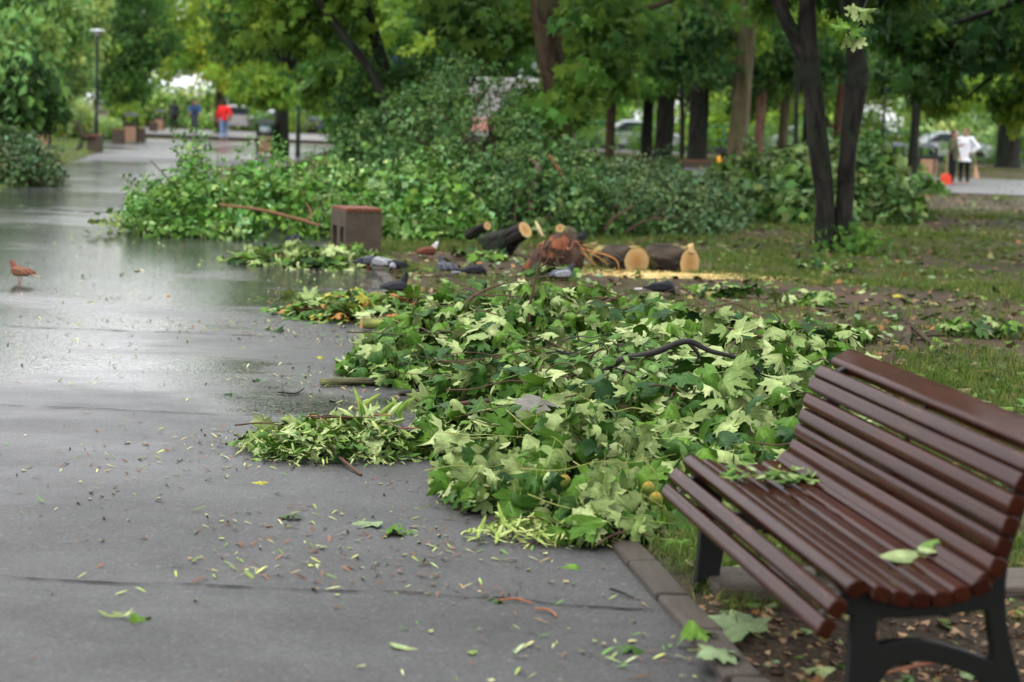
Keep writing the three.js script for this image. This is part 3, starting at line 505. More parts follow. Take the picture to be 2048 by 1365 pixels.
// ---------------------------------------------------------------- small heaps of stripped leaves
function leafHeap(label, cx, cz, rx, rz, h, { parts, fill, geos, size, sd, sticks = 6, tilt = 0.8, cols }) {
  seed(sd); const list = [[cx, cz, rx, rz, h], [cx + rx * 0.35, cz + rz * 0.1, rx * 0.5, rz * 0.6, h * 1.25]], o = thing('leaf_heap', label, 'leaf heap');
  const place = (deep) => { const a = R(0, 6.28), q = deep ? Math.sqrt(rnd()) * 0.95 : Math.pow(rnd(), 0.55) * 1.12, x = cx + q * rx * Math.cos(a), z = cz + q * rz * Math.sin(a), H = moundH(list, x, z), y = H * (deep ? R(0.1, 0.85) : R(0.8, 1.05)) + 0.015; const far = q > 0.9, d = V(R(-1, 1), far ? 0 : R(-0.5, 0.3), R(-1, 1)); const s = R(...size) * (far ? 0.8 : 1), n = V(R(-tilt, tilt), 1, R(-tilt, tilt)); if (far) { n.x *= 0.25; n.z *= 0.25; d.y = 0; } const m = frame(V(x, y, z), d, n, s), tip = y + d.clone().normalize().y * s; if (tip < 0.01) m.elements[13] += 0.01 - tip; return m; };
  for (let i = 0; i < parts; i++) part('leaf', pick(pick(geos)), leafMat, o).applyMatrix4(place(false));
  const per = {}; for (let i = 0; i < fill; i++) { const g = pick(pick(geos)); (per[g.uuid] ??= { g, m: [] }).m.push(place(true)); }
  Object.values(per).forEach((e) => stuff('inner_leaves', e.g, leafMat, e.m, null, o));
  for (let i = 0; i < sticks; i++) { const a = R(0, 6.28), q = rnd() * 0.9, x = cx + q * rx * Math.cos(a), z = cz + q * rz * Math.sin(a), b = R(0, 3.14), l = R(0.08, 0.22), y = moundH(list, x, z) + 0.015; part('twig', tube([[x - l * Math.cos(b), Math.max(0.01, y - 0.02), z - l * Math.sin(b), 0.005], [x, y + 0.012, z, 0.004], [x + l * Math.cos(b), y + R(0, 0.04), z + l * Math.sin(b), 0.002]], 5, 5, 0.15, true, i), pick([twigBrown, twigRed]), o); }
  return o;
}
leafHeap('low heap of chopped yellow-green leaves and twigs on the asphalt, left of the big branches', -0.82, -9.25, 0.46, 0.42, 0.13, { parts: 300, fill: 900, geos: [lanceLeaves, lanceLeaves, lanceLeaves, lanceLeaves, ovalLeaves, planeUnder.slice(0, 4)], size: [0.045, 0.095], sd: 71, sticks: 9, tilt: 1.0 });
leafHeap('loose heap of green, red and yellow leaves in front of the small dark pigeon', -1.0, -15.5, 0.85, 0.75, 0.14, { parts: 260, fill: 260, geos: [planeLeaves, lanceLeaves, planeUnder, yellowLeaf, ovalLeaves, planeLeaves], size: [0.1, 0.17], sd: 73 });
leafHeap('loose pale green leaf heap at the foot of the concrete stool', -2.1, -20.4, 0.85, 0.75, 0.15, { parts: 220, fill: 220, geos: [planeLeaves, lanceLeaves, planeUnder], size: [0.1, 0.18], sd: 75 });
leafHeap('thin tuft of bright yellow-green needle leaves under the drooping plane branch', 0.16, -7.45, 0.3, 0.16, 0.05, { parts: 160, fill: 60, geos: [[lanceLeaves[3], lanceLeaves[7], lanceLeaves[1]]], size: [0.06, 0.11], sd: 77, sticks: 2 });
{ // upright long leaves on top of the first heap
  const o = thing('leafy_shoot', 'upright shoot with long narrow bright green leaves on the chopped leaf heap', 'shoot', [-0.62, 0.12, -9.35]); seed(79);
  for (let i = 0; i < 26; i++) { const a = R(0, 6.28); part('leaf', pick(lanceLeaves.slice(0, 3)), leafMat, o).applyMatrix4(frame(V(R(-0.12, 0.12), R(-0.02, 0.05), R(-0.08, 0.08)), V(Math.cos(a) * 0.8, R(0.4, 1.5), Math.sin(a) * 0.5), V(R(-0.5, 0.5), 0.4, 1), R(0.07, 0.15))); }
  part('stem', tube([[-0.1, -0.06, 0, 0.005], [0, 0.01, 0, 0.004], [0.08, 0.06, 0, 0.003]], 5, 4), twigGreen, o);
}

// ---------------------------------------------------------------- sticks and poles on the ground
function stick(label, pts, m, { name = 'fallen_stick', category = 'stick', ends = false, side = [] } = {}) {
  const c = pts[0], o = thing(name, label, category, [c[0], 0, c[2]]);
  const rel = (p) => [p[0] - c[0], p[1], p[2] - c[2], p[3]];
  part('stem', tube(pts.map(rel), 8, 8, 0.14, true, Math.round(c[0] * 50) + 100), m, o);
  side.forEach((s) => part('side_twig', tube(s.map(rel), 6, 6, 0.1), m, o));
  if (ends) { const q = V(...pts[0].slice(0, 3)).sub(V(...pts[1].slice(0, 3))).normalize(), d = part('cut_face', new THREE.CircleGeometry(pts[0][3] * 0.96, 16), cutWood, o); d.position.set(0, pts[0][1], 0).addScaledVector(q, 0.003); d.lookAt(d.position.clone().add(V(c[0], 0, c[2])).add(q)); }
  return o;
}
const gr = (p, h, r) => [p[0], h, p[2], r];
stick('long mossy greenish pole lying on the wet asphalt, its end free of the leaf heap', [gr([-1.098, 0, -11.411], 0.024, 0.022), gr([-0.872, 0, -11.472], 0.026, 0.024), gr([-0.643, 0, -11.535], 0.026, 0.025), gr([-0.412, 0, -11.598], 0.026, 0.026)], barkPlane, { name: 'fallen_pole', category: 'pole', side: [[gr([-0.646, 0, -11.577], 0.04, 0.006), gr([-0.539, 0, -11.784], 0.07, 0.005), gr([-0.419, 0, -11.75], 0.08, 0.004)]] });
stick('thick yellow-green branch stump with dark patches at the heap\u2019s far edge', [gr([-1.097, 0, -14.421], 0.05, 0.044), gr([-0.965, 0, -14.466], 0.05, 0.045), gr([-0.711, 0, -14.486], 0.05, 0.045)], barkLime, { name: 'branch_piece', category: 'branch', ends: true });
stick('short dark stick half hidden under the heap below the mossy pole', [gr([-0.618, 0, -11.106], 0.016, 0.014), gr([-0.482, 0, -11.202], 0.018, 0.015), gr([-0.338, 0, -11.139], 0.02, 0.014)], twigDark);
stick('forked dark twig lying alone on the asphalt left of the mossy pole', [gr([-1.292, 0, -11.149], 0.035, 0.004), gr([-1.252, 0, -10.998], 0.012, 0.005), gr([-1.198, 0, -11.013], 0.008, 0.005), gr([-1.164, 0, -11.163], 0.02, 0.003)], twigDark, { name: 'fallen_twig', category: 'twig', side: [[gr([-1.297, 0, -11.026], 0.008, 0.004), gr([-1.254, 0, -11.018], 0.01, 0.004)]] });
stick('brown stick poking out of the chopped leaf heap towards the camera', [gr([-0.985, 0, -9.44], 0.1, 0.009), gr([-0.871, 0, -9.139], 0.06, 0.009), gr([-0.754, 0, -8.872], 0.03, 0.008), gr([-0.638, 0, -8.596], 0.008, 0.006)], twigBrown);
stick('reddish twig sticking out at the left end of the chopped leaf heap', [gr([-1.263, 0, -9.852], 0.03, 0.007), gr([-1.187, 0, -9.711], 0.025, 0.006), gr([-1.114, 0, -9.575], 0.03, 0.004)], twigRed, { name: 'fallen_twig', category: 'twig' });
stick('dark stick on the right flank of the chopped leaf heap', [gr([-0.636, 0, -10.2], 0.06, 0.007), gr([-0.539, 0, -9.8], 0.05, 0.008), gr([-0.441, 0, -9.578], 0.03, 0.007), gr([-0.366, 0, -9.536], 0.02, 0.005)], twigDark);
stick('thin reddish twig lying across the kerb top', [gr([0.335, 0, -7.223], 0.03, 0.004), gr([0.414, 0, -7.339], 0.052, 0.0045), gr([0.476, 0, -7.376], 0.055, 0.004), gr([0.555, 0, -7.346], 0.045, 0.003)], twigBrown, { name: 'fallen_twig', category: 'twig' });
stick('thin red-brown twig on the asphalt near the crack', [gr([-0.019, 0, -6.42], 0.008, 0.004), gr([0.042, 0, -6.45], 0.01, 0.004), gr([0.101, 0, -6.405], 0.008, 0.003)], twigRed, { name: 'fallen_twig', category: 'twig' });
stick('bent orange-brown twig right of the crack\u2019s red twig', [gr([0.107, 0, -6.333], 0.008, 0.004), gr([0.152, 0, -6.32], 0.009, 0.004), gr([0.177, 0, -6.246], 0.006, 0.003)], twigRed, { name: 'fallen_twig', category: 'twig' });
stick('dark twig crossing the asphalt crack beside the kerb', [gr([0.364, 0, -6.631], 0.012, 0.005), gr([0.404, 0, -6.588], 0.01, 0.005), gr([0.437, 0, -6.537], 0.006, 0.003)], twigDark, { name: 'fallen_twig', category: 'twig' });
stick('red twig on the soil under the near end of the bench', [gr([1.124, 0, -5.677], 0.02, 0.005), gr([1.261, 0, -5.774], 0.025, 0.005), gr([1.392, 0, -5.829], 0.02, 0.004)], twigRed, { name: 'fallen_twig', category: 'twig' });
stick('short thick log piece with an orange cut end on the lawn beyond the bench', [gr([2.779, 0, -14.04], 0.045, 0.036), gr([2.933, 0, -14.768], 0.05, 0.038), gr([3.07, 0, -15.421], 0.05, 0.036)], barkBrown, { name: 'log_piece', category: 'log', ends: true });
stick('crooked grey branch lying beside the short log piece on the lawn', [gr([3.117, 0, -15.871], 0.09, 0.014), gr([3.1, 0, -15.087], 0.06, 0.02), gr([3.06, 0, -14.337], 0.04, 0.017), gr([3.06, 0, -13.752], 0.03, 0.01)], barkBrown, { name: 'fallen_branch', category: 'fallen branch', side: [[gr([3.098, 0, -14.887], 0.06, 0.01), gr([3.244, 0, -14.869], 0.07, 0.006)]] });
stick('small brown branch offcut on the lawn left of the short log piece', [gr([2.685, 0, -14.466], 0.03, 0.022), gr([2.845, 0, -14.74], 0.03, 0.02)], barkBrown, { name: 'branch_piece', category: 'branch', ends: true });

// ---------------------------------------------------------------- fallen leaves one can tell apart
{
  seed(91);
  const flat = (p, g, s, turn, label, group, y = 0.012, tilt = 0.15) => { const o = new THREE.Mesh(g, leafMat); o.name = numbered('fallen_leaf'); o.castShadow = o.receiveShadow = true; tag(o, label, 'leaf', group); o.applyMatrix4(frame(V(p[0], y, p[2]), V(Math.cos(turn), 0, Math.sin(turn)), V(R(-tilt, tilt), 1, R(-tilt, tilt)), s)); scene.add(o); return o; };
  const flatU = leafGeo(HALF, { top: G_TOP[0], under: [0.24, 0.33, 0.16], sd: 701, flipped: true, curl: 0.15, fold: 0.1 }), flatT = leafGeo(HALF, { top: G_TOP[2], under: G_UND[1], sd: 703, curl: 0.2, fold: 0.15 });
  flat([0.589, 0, -5.738], flatU, 0.14, 0.1, 'big pale plane leaf with a long stalk lying over the kerb edge at the bottom', null, 0.055, 0.05);
  flat([0.782, 0, -6.105], flatU, 0.17, -2.4, 'large grey-green plane leaf with visible veins on the soil under the bench front', null, 0.02, 0.05).rotation.x += 0.3;
  flat([0.589, 0, -5.989], planeLeaves[2], 0.1, 1.2, 'small crumpled green leaf beside the kerb, just above the big pale leaf', null, 0.06);
  flat([-0.494, 0, -7.596], flatU, 0.12, 2.9, 'pale green leaf lying flat on bare asphalt, left of the drooping branch');
  flat([-0.446, 0, -7.447], planeLeaves[0], 0.11, 0.1, 'folded darker green leaf right below the pale flat leaf on the asphalt');
  flat([-0.332, 0, -5.837], ovalLeaves[3], 0.09, 0.2, 'single bright green oval leaf on the near asphalt below the crack');
  flat([-0.661, 0, -9.269], HEARTG(), 0.14, -1.2, 'dark glossy green heart-shaped leaf at the foot of the chopped leaf heap', null, 0.07, 0.5);
  flat([0.614, 0, -7.253], planeLeaves[4], 0.15, 0.4, 'dark green leaf on the grass just right of the kerb beyond the bench leg', null, 0.06, 0.4);
  flat([0.738, 0, -7.968], planeUnder[1], 0.14, 1.9, 'upright pale leaf below the front edge of the bench seat', null, 0.1, 1.4);
  flat([-1.141, 0, -6.028], planeLeaves[2], 0.07, 0, 'dark green leaf scrap at the right of a pale sprig on the near asphalt');
  flat([0.237, 0, -6.986], planeLeaves[6], 0.09, 0.8, 'light green leaf on the asphalt below the drooping branch', null);
  flat([0.252, 0, -8.491], planeUnder[4], 0.1, 0.8, 'curled leaf hanging right under the seed ball', null, 0.12, 1);
  flat([-1.702, 0, -14.08], planeLeaves[3], 0.1, 0, 'small green leaf alone on the middle asphalt left of the yellow-green stump');
  function HEARTG() { return leafGeo(HEART, { top: [0.045, 0.13, 0.03], under: [0.12, 0.2, 0.07], sd: 711, curl: 0.5, fold: 0.25, jag: 0.01 }); }
  const names = [];
  for (let i = 0; i < 70; i++) {
    const t = rnd(), z = -5.9 - Math.pow(rnd(), 1.3) * 13, k = kerbX(z), x = k - 0.15 - Math.pow(rnd(), 1.5) * 3.4; if (x < -0.27 * -z) continue;
    flat([x, 0, z], t < 0.45 ? pick(lanceLeaves) : t < 0.75 ? pick(planeLeaves) : t < 0.9 ? pick(ovalLeaves) : pick(yellowLeaf), t < 0.45 ? R(0.045, 0.09) : R(0.04, 0.08), R(0, 6.28), 'small ' + (t < 0.45 ? 'narrow pointed' : t < 0.75 ? 'lobed green' : t < 0.9 ? 'oval' : 'yellow or orange') + ' leaf scattered on the wet asphalt path', (t < 0.45 ? 'narrow' : t < 0.75 ? 'lobed' : t < 0.9 ? 'oval' : 'yellow and orange') + ' leaves scattered on the wet asphalt', 0.012);
  }
  for (let i = 0; i < 60; i++) { const z = -5.5 - rnd() * 17, x = kerbX(z) + 0.2 + rnd() * (0.6 - z * 0.27); const kd = i % 4; flat([x, 0, z], pick([planeLeaves, planeUnder, yellowLeaf, ovalLeaves][kd]), R(0.07, 0.15), R(0, 6.28), ['dark green lobed leaf', 'pale green lobed leaf', 'yellow or orange lobed leaf', 'small oval leaf'][kd] + ' lying on the lawn or soil right of the kerb', ['dark green', 'pale green', 'yellow and orange', 'oval'][kd] + ' leaves scattered on the lawn', groundY(x, z) + 0.025, 0.5); }
  // sprigs lying on the bench seat
  const sp = thing('leafy_sprig', 'sprig of narrow pale green leaves lying on the far half of the bench seat', 'sprig', [0.871, 0.43, -6.45]); sp.scale.setScalar(1.2);
  part('stem', tube([[-0.12, 0.012, 0.03, 0.002], [-0.02, 0.02, 0, 0.0025], [0.08, 0.02, -0.02, 0.002]], 5, 4), twigGreen, sp);
  for (let i = 0; i < 70; i++) { const t = R(-1, 1), a = R(0, 6.28); part('leaf', pick([...lanceLeaves.slice(0, 2), ovalLeaves[2], ovalLeaves[0], ovalLeaves[3]]), leafMat, sp).applyMatrix4(frame(V(t * 0.11, R(0.012, 0.04), R(-0.05, 0.05) - t * 0.02), V(Math.cos(a), R(-0.1, 0.25), Math.sin(a)), V(R(-0.5, 0.5), 1, R(-0.5, 0.5)), R(0.03, 0.062))); }
  const s2 = thing('leafy_sprig', 'three-leaved pale sprig lying on the near half of the bench seat', 'sprig', [1.137, 0.422, -5.38]); s2.scale.setScalar(1.6);
  [[2.7, 0.075], [3.1, 0.07], [-0.2, 0.055], [0.9, 0.04]].forEach(([a, s], i) => part('leaf', ovalLeaves[[3, 7, 0, 3][i]], leafMat, s2).applyMatrix4(frame(V(0, 0.012 + i * 0.004, 0), V(Math.cos(a), 0.1 + (i === 2 ? 0.6 : 0), Math.sin(a)), V(0, 1, 0.3), s)));
  part('stem', tube([[0, 0.01, 0, 0.002], [0.02, 0.008, 0.015, 0.002], [0.035, 0.006, 0.03, 0.0015]], 5, 3), twigGreen, s2);
  const s3 = thing('leafy_sprig', 'pale yellow sprig lying flat on the near asphalt, joined to a dark leaf scrap', 'sprig', [-1.204, 0, -6.055]); s3.position.y = 0.012;
  for (let i = 0; i < 9; i++) part('leaf', pick(lanceLeaves.slice(1, 4)), leafMat, s3).applyMatrix4(frame(V(R(-0.02, 0.06), 0, R(-0.02, 0.02)), V(R(-1, 1), 0.02, R(-0.5, 0.5)), V(R(-0.3, 0.3), 1, R(-0.3, 0.3)), R(0.03, 0.06)));
}
{ // litter too fine to count
  seed(95); const m1 = [], c1 = [], m2 = [], c2 = [];
  const sliver = leafGeo(LANCE, { top: [1, 1, 1], under: [1, 1, 1], sd: 801, curl: 0.2, fold: 0.2, stalk: 0, jag: 0.01, one: true }), scrap = leafGeo(HEART, { top: [1, 1, 1], under: [1, 1, 1], sd: 803, curl: 0.2, fold: 0.2, stalk: 0, jag: 0.2, one: true });
  const cols = [[0.42, 0.5, 0.15], [0.3, 0.4, 0.1], [0.14, 0.26, 0.05], [0.34, 0.26, 0.13], [0.24, 0.12, 0.07], [0.5, 0.52, 0.25], [0.16, 0.09, 0.05], [0.2, 0.1, 0.06], [0.12, 0.07, 0.05]];
  let n = 0;
  while (n < 10500) {
    const z = -5 - Math.pow(rnd(), 1.25) * 30, k = edgeR(z), x = lerp(edgeL(z), k - 0.08, Math.pow(rnd(), 0.7)); let d = 0.07 + 0.4 * smooth(1.6, 0.1, k - x);
    for (const [cx, cz, r] of [[-0.8, -9.2, 1], [-0.2, -7.2, 0.8], [-1, -15.3, 1.6], [-2, -20.5, 1.6], [-0.6, -6.9, 0.5], [-1.2, -12.2, 0.9]]) d += 0.9 * Math.exp(-(((x - cx) / r) ** 2 + ((z - cz) / r) ** 2));
    d *= 0.15 + 1.5 * smooth(0.4, 0.68, fbm(x * 1.6, z * 1.6, 81, 3)); n += 0.4; if (rnd() > d) continue; n += 0.6;
    const s = rnd() < 0.85, big = R(0.012, 0.045) * (rnd() < 0.15 ? 1.5 : 1), m = frame(V(x, 0.009, z), V(R(-1, 1), R(-0.03, 0.05), R(-1, 1)), V(R(-0.35, 0.35), 1, R(-0.35, 0.35)), s ? big * 1.3 : big * 0.6);
    (s ? m1 : m2).push(m); (s ? c1 : c2).push(tint(pick(cols), 0.3, 0.15));
  }
  const lm = M({ vertexColors: true, roughness: 0.6, side: THREE.DoubleSide });
  stuff('leaf_litter', sliver, lm, m1, c1, scene, 'fine green and brown leaf slivers strewn over the wet asphalt', 'leaf litter');
  stuff('leaf_litter', scrap, lm, m2, c2, scene, 'tiny torn leaf scraps strewn over the wet asphalt', 'leaf litter');
  // lawn litter
  const m3 = [], c3 = []; const lc = [[0.2, 0.13, 0.07], [0.24, 0.12, 0.05], [0.1, 0.18, 0.03], [0.15, 0.24, 0.07], [0.26, 0.22, 0.08], [0.08, 0.055, 0.03], [0.2, 0.28, 0.13], [0.12, 0.2, 0.04], [0.06, 0.1, 0.02]];
  for (let i = 0; i < 12000; i++) { const z = -4.6 - Math.pow(rnd(), 1.5) * 62, x = edgeR(z) + 0.1 + rnd() * (1.2 - z * 0.4), s = (z > -9 ? R(0.015, 0.06) : R(0.04, 0.12)); m3.push(frame(V(x, groundY(x, z) + 0.012 + rnd() * 0.015, z), V(R(-1, 1), R(-0.2, 0.3), R(-1, 1)), V(R(-0.7, 0.7), 1, R(-0.7, 0.7)), s)); c3.push(tint(pick(lc), 0.35, 0.15)); }
  for (let i = 0; i < 1600; i++) { const a = R(0, 6.28), q = Math.sqrt(rnd()), x = 1.2 + q * 0.75 * Math.cos(a), z = -5.6 + q * 1.3 * Math.sin(a); m3.push(frame(V(x, groundY(x, z) + 0.006, z), V(R(-1, 1), R(-0.2, 0.3), R(-1, 1)), V(R(-0.8, 0.8), 1, R(-0.8, 0.8)), R(0.012, 0.045))); c3.push(tint(pick([[0.34, 0.21, 0.12], [0.24, 0.14, 0.08], [0.16, 0.1, 0.06], [0.42, 0.28, 0.16]]), 0.35, 0.1)); }
  stuff('lawn_litter', scrap, lm, m3, c3, scene, 'dead and green leaf scraps strewn over the lawn and bare soil', 'leaf litter');
}
{ // grass
  seed(97);
  const tuft = (n, h, w, spread, sd) => { const r = mulberry(sd), p = [], id = []; for (let i = 0; i < n; i++) { const a = r() * 6.28, q = Math.sqrt(r()) * spread, b = r() * 6.28, l = h * (0.5 + r() * 0.7), lean = l * (0.25 + r() * 0.7), x = q * Math.cos(a), z = q * Math.sin(a), k = p.length / 3, dx = Math.cos(b), dz = Math.sin(b); p.push(x - dz * w, 0, z + dx * w, x + dz * w, 0, z - dx * w, x + dx * lean * 0.35 - dz * w * 0.8, l * 0.65, z + dz * lean * 0.35 + dx * w * 0.8, x + dx * lean * 0.35 + dz * w * 0.8, l * 0.65, z + dz * lean * 0.35 - dx * w * 0.8, x + dx * lean, l * 0.95, z + dz * lean); id.push(k, k + 1, k + 2, k + 1, k + 3, k + 2, k + 2, k + 3, k + 4); } const g = new THREE.BufferGeometry(); g.setAttribute('position', new THREE.Float32BufferAttribute(p, 3)); g.setIndex(id); g.computeVertexNormals(); return g; };
  const gm = MP({ roughness: 0.9, transmission: 0.2, thickness: 0, specularIntensity: 0.3, side: THREE.DoubleSide }), near = tuft(12, 0.055, 0.0014, 0.05, 1), mid = tuft(12, 0.065, 0.0026, 0.09, 2), far = tuft(14, 0.075, 0.006, 0.22, 3), N = [[], []], Mi = [[], []], F = [[], []];
  const gc = [[0.085, 0.15, 0.02], [0.11, 0.175, 0.025], [0.065, 0.115, 0.018], [0.19, 0.2, 0.06]];
  for (let i = 0; i < 90000; i++) {
    const t = rnd(), k = t < 0.3 ? 0 : t < 0.6 ? 1 : 2, z = k === 0 ? R(-4, -13) : k === 1 ? R(-12, -30) : R(-29, -95), side = k === 2 && rnd() < 0.3, x = side ? edgeL(z) + 0.15 - rnd() * 16 : edgeR(z) + 0.1 + rnd() * (k === 0 ? 1.0 - z * 0.27 : k === 1 ? 1.2 - z * 0.3 : -z * 0.36), b = side ? 0.1 : bare(x, z);
    if (z > -49.5 + 0.4 && false) continue; if (z < -49.4 && z > -66.2 && x > -4) continue; if (z < -91.8) continue;
    if (rnd() < b * 1.02 || fbm(x * 1.5, z * 1.5, 83, 3) < 0.3) continue;
    const T = k === 0 ? N : k === 1 ? Mi : F; T[0].push(mat4(x, groundY(x, z) - 0.004, z, 0, R(0, 6.28), 0, R(0.6, 1.25), R(0.5, 1.3))); T[1].push(tint(side ? [0.17, 0.27, 0.05] : pick(gc), 0.3, 0.15));
  }
  [[near, N, 'short grass tufts on the lawn beside the bench'], [mid, Mi, 'patchy grass of the lawn around the logs and forked tree'], [far, F, 'far lawn grass under the trees and left of the path']].forEach(([g, a, l]) => stuff('grass', g, gm, a[0], a[1], scene, l, 'grass'));
}

// ---------------------------------------------------------------- concrete stools
function sideProfile() { const s = new THREE.Shape(); s.moveTo(-0.25, 0); s.lineTo(-0.25, 0.41); s.lineTo(0.25, 0.41); s.lineTo(0.25, 0); s.lineTo(0.2, 0); s.lineTo(0.2, 0.27); s.lineTo(0.03, 0.27); s.lineTo(0.03, 0); s.lineTo(-0.06, 0); s.lineTo(-0.06, 0.27); s.lineTo(-0.2, 0.27); s.lineTo(-0.2, 0); return s; }
const stool = thing('concrete_stool', 'brown concrete stool with slatted top at the path edge, before the fallen crown', 'stool', [-1.76, 0, -21.95], 0.36); stool.scale.setScalar(1.16);
{
  const g = new THREE.ExtrudeGeometry(sideProfile(), { depth: 0.346, bevelEnabled: true, bevelThickness: 0.006, bevelSize: 0.005, bevelSegments: 2 }); g.translate(0, 0, -0.173); g.rotateY(Math.PI / 2);
  part('body', g, concreteBrown, stool);
  for (let i = 0; i < 5; i++) { const o = part('slat', bx(0.05, 0.034, 0.53, 0, 0, 0, 0.006), slatBrown, stool); o.position.set(-0.146 + i * 0.073, 0.434, 0.006); }
}

// ---------------------------------------------------------------- logs, root, sawdust
function log(label, face, dir, len, r, r2, m, { sd = 1, spike = false, tip = 0 } = {}) {
  const d = V(...dir).normalize(), o = thing('cut_log', label, 'log', face), e = d.clone().multiplyScalar(-len);
  part('bark', tube([[0, 0, 0, r], [e.x * 0.35, e.y * 0.35, e.z * 0.35, r * 1.03], [e.x * 0.7, e.y * 0.7, e.z * 0.7, lerp(r, r2, 0.7)], [e.x, e.y, e.z, r2]], 32, 8, 0.09, true, sd), m, o);
  const cf = (p, q, rr, n) => { const g = new THREE.CircleGeometry(rr * 0.985, 40), a = g.attributes.position; for (let i = 0; i < a.count; i++) { const x = a.getX(i), y = a.getY(i), l = Math.hypot(x, y); if (l > 0.01) { const k = 1 + 0.08 * (fbm(x * 20 + sd, y * 20, 4, 3) - 0.5); a.setXYZ(i, x * k, y * k, 0.004 * fbm(x * 40, y * 40, 3, 2)); } } g.computeVertexNormals(); const f = part(n, g, cutWood, o); f.position.copy(p).addScaledVector(q, 0.004); f.lookAt(V(...face).add(f.position).add(q)); return f; };
  cf(V(0, 0, 0), d, r, 'cut_face'); cf(e, d.clone().negate(), r2, 'cut_face');
  if (spike) { const up = V(0.1, 1, 0).addScaledVector(d, -d.y).normalize(), q = (k, h) => [up.x * r * h + d.x * k, up.y * r * h + d.y * k, up.z * r * h + d.z * k]; part('splinter', tube([[...q(-0.03, 0.75), 0.06], [...q(-0.005, 1.05), 0.035], [...q(0.012, 1.25), 0.006]], 7, 4, 0.3, true, 9), M({ color: C(0.6, 0.42, 0.2), roughness: 0.85 }), o); }
  return o;
}
log('lichen-spotted log, left of the two lying side by side, round cut face with orange heartwood', [1.25, 0.14, -20.5], [0.45, 0.03, 0.88], 0.72, 0.152, 0.14, barkLichen, { sd: 3 });
log('right of the two logs on the sawdust, a torn splinter standing on its face', [1.796, 0.139, -20.5], [0.74, 0.03, 0.66], 0.5, 0.168, 0.172, barkLichen, { sd: 7, spike: true });
log('thick dark log propped up behind the root, pale cut face tilted to the sky', [0.099, 0.318, -22.3], [0.6, 0.42, 0.55], 0.56, 0.1, 0.2, barkDark, { sd: 11 });
log('thin dark branch log with a small brown cut face, left of the propped log', [-0.343, 0.285, -23.4], [0.5, 0.3, 0.7], 0.4, 0.052, 0.065, barkDark, { sd: 13 });
log('slim grey-green log with a small round pale cut face behind the root', [0.492, 0.343, -22.4], [-0.25, 0.15, 0.9], 0.55, 0.052, 0.07, barkPlane, { sd: 15 });
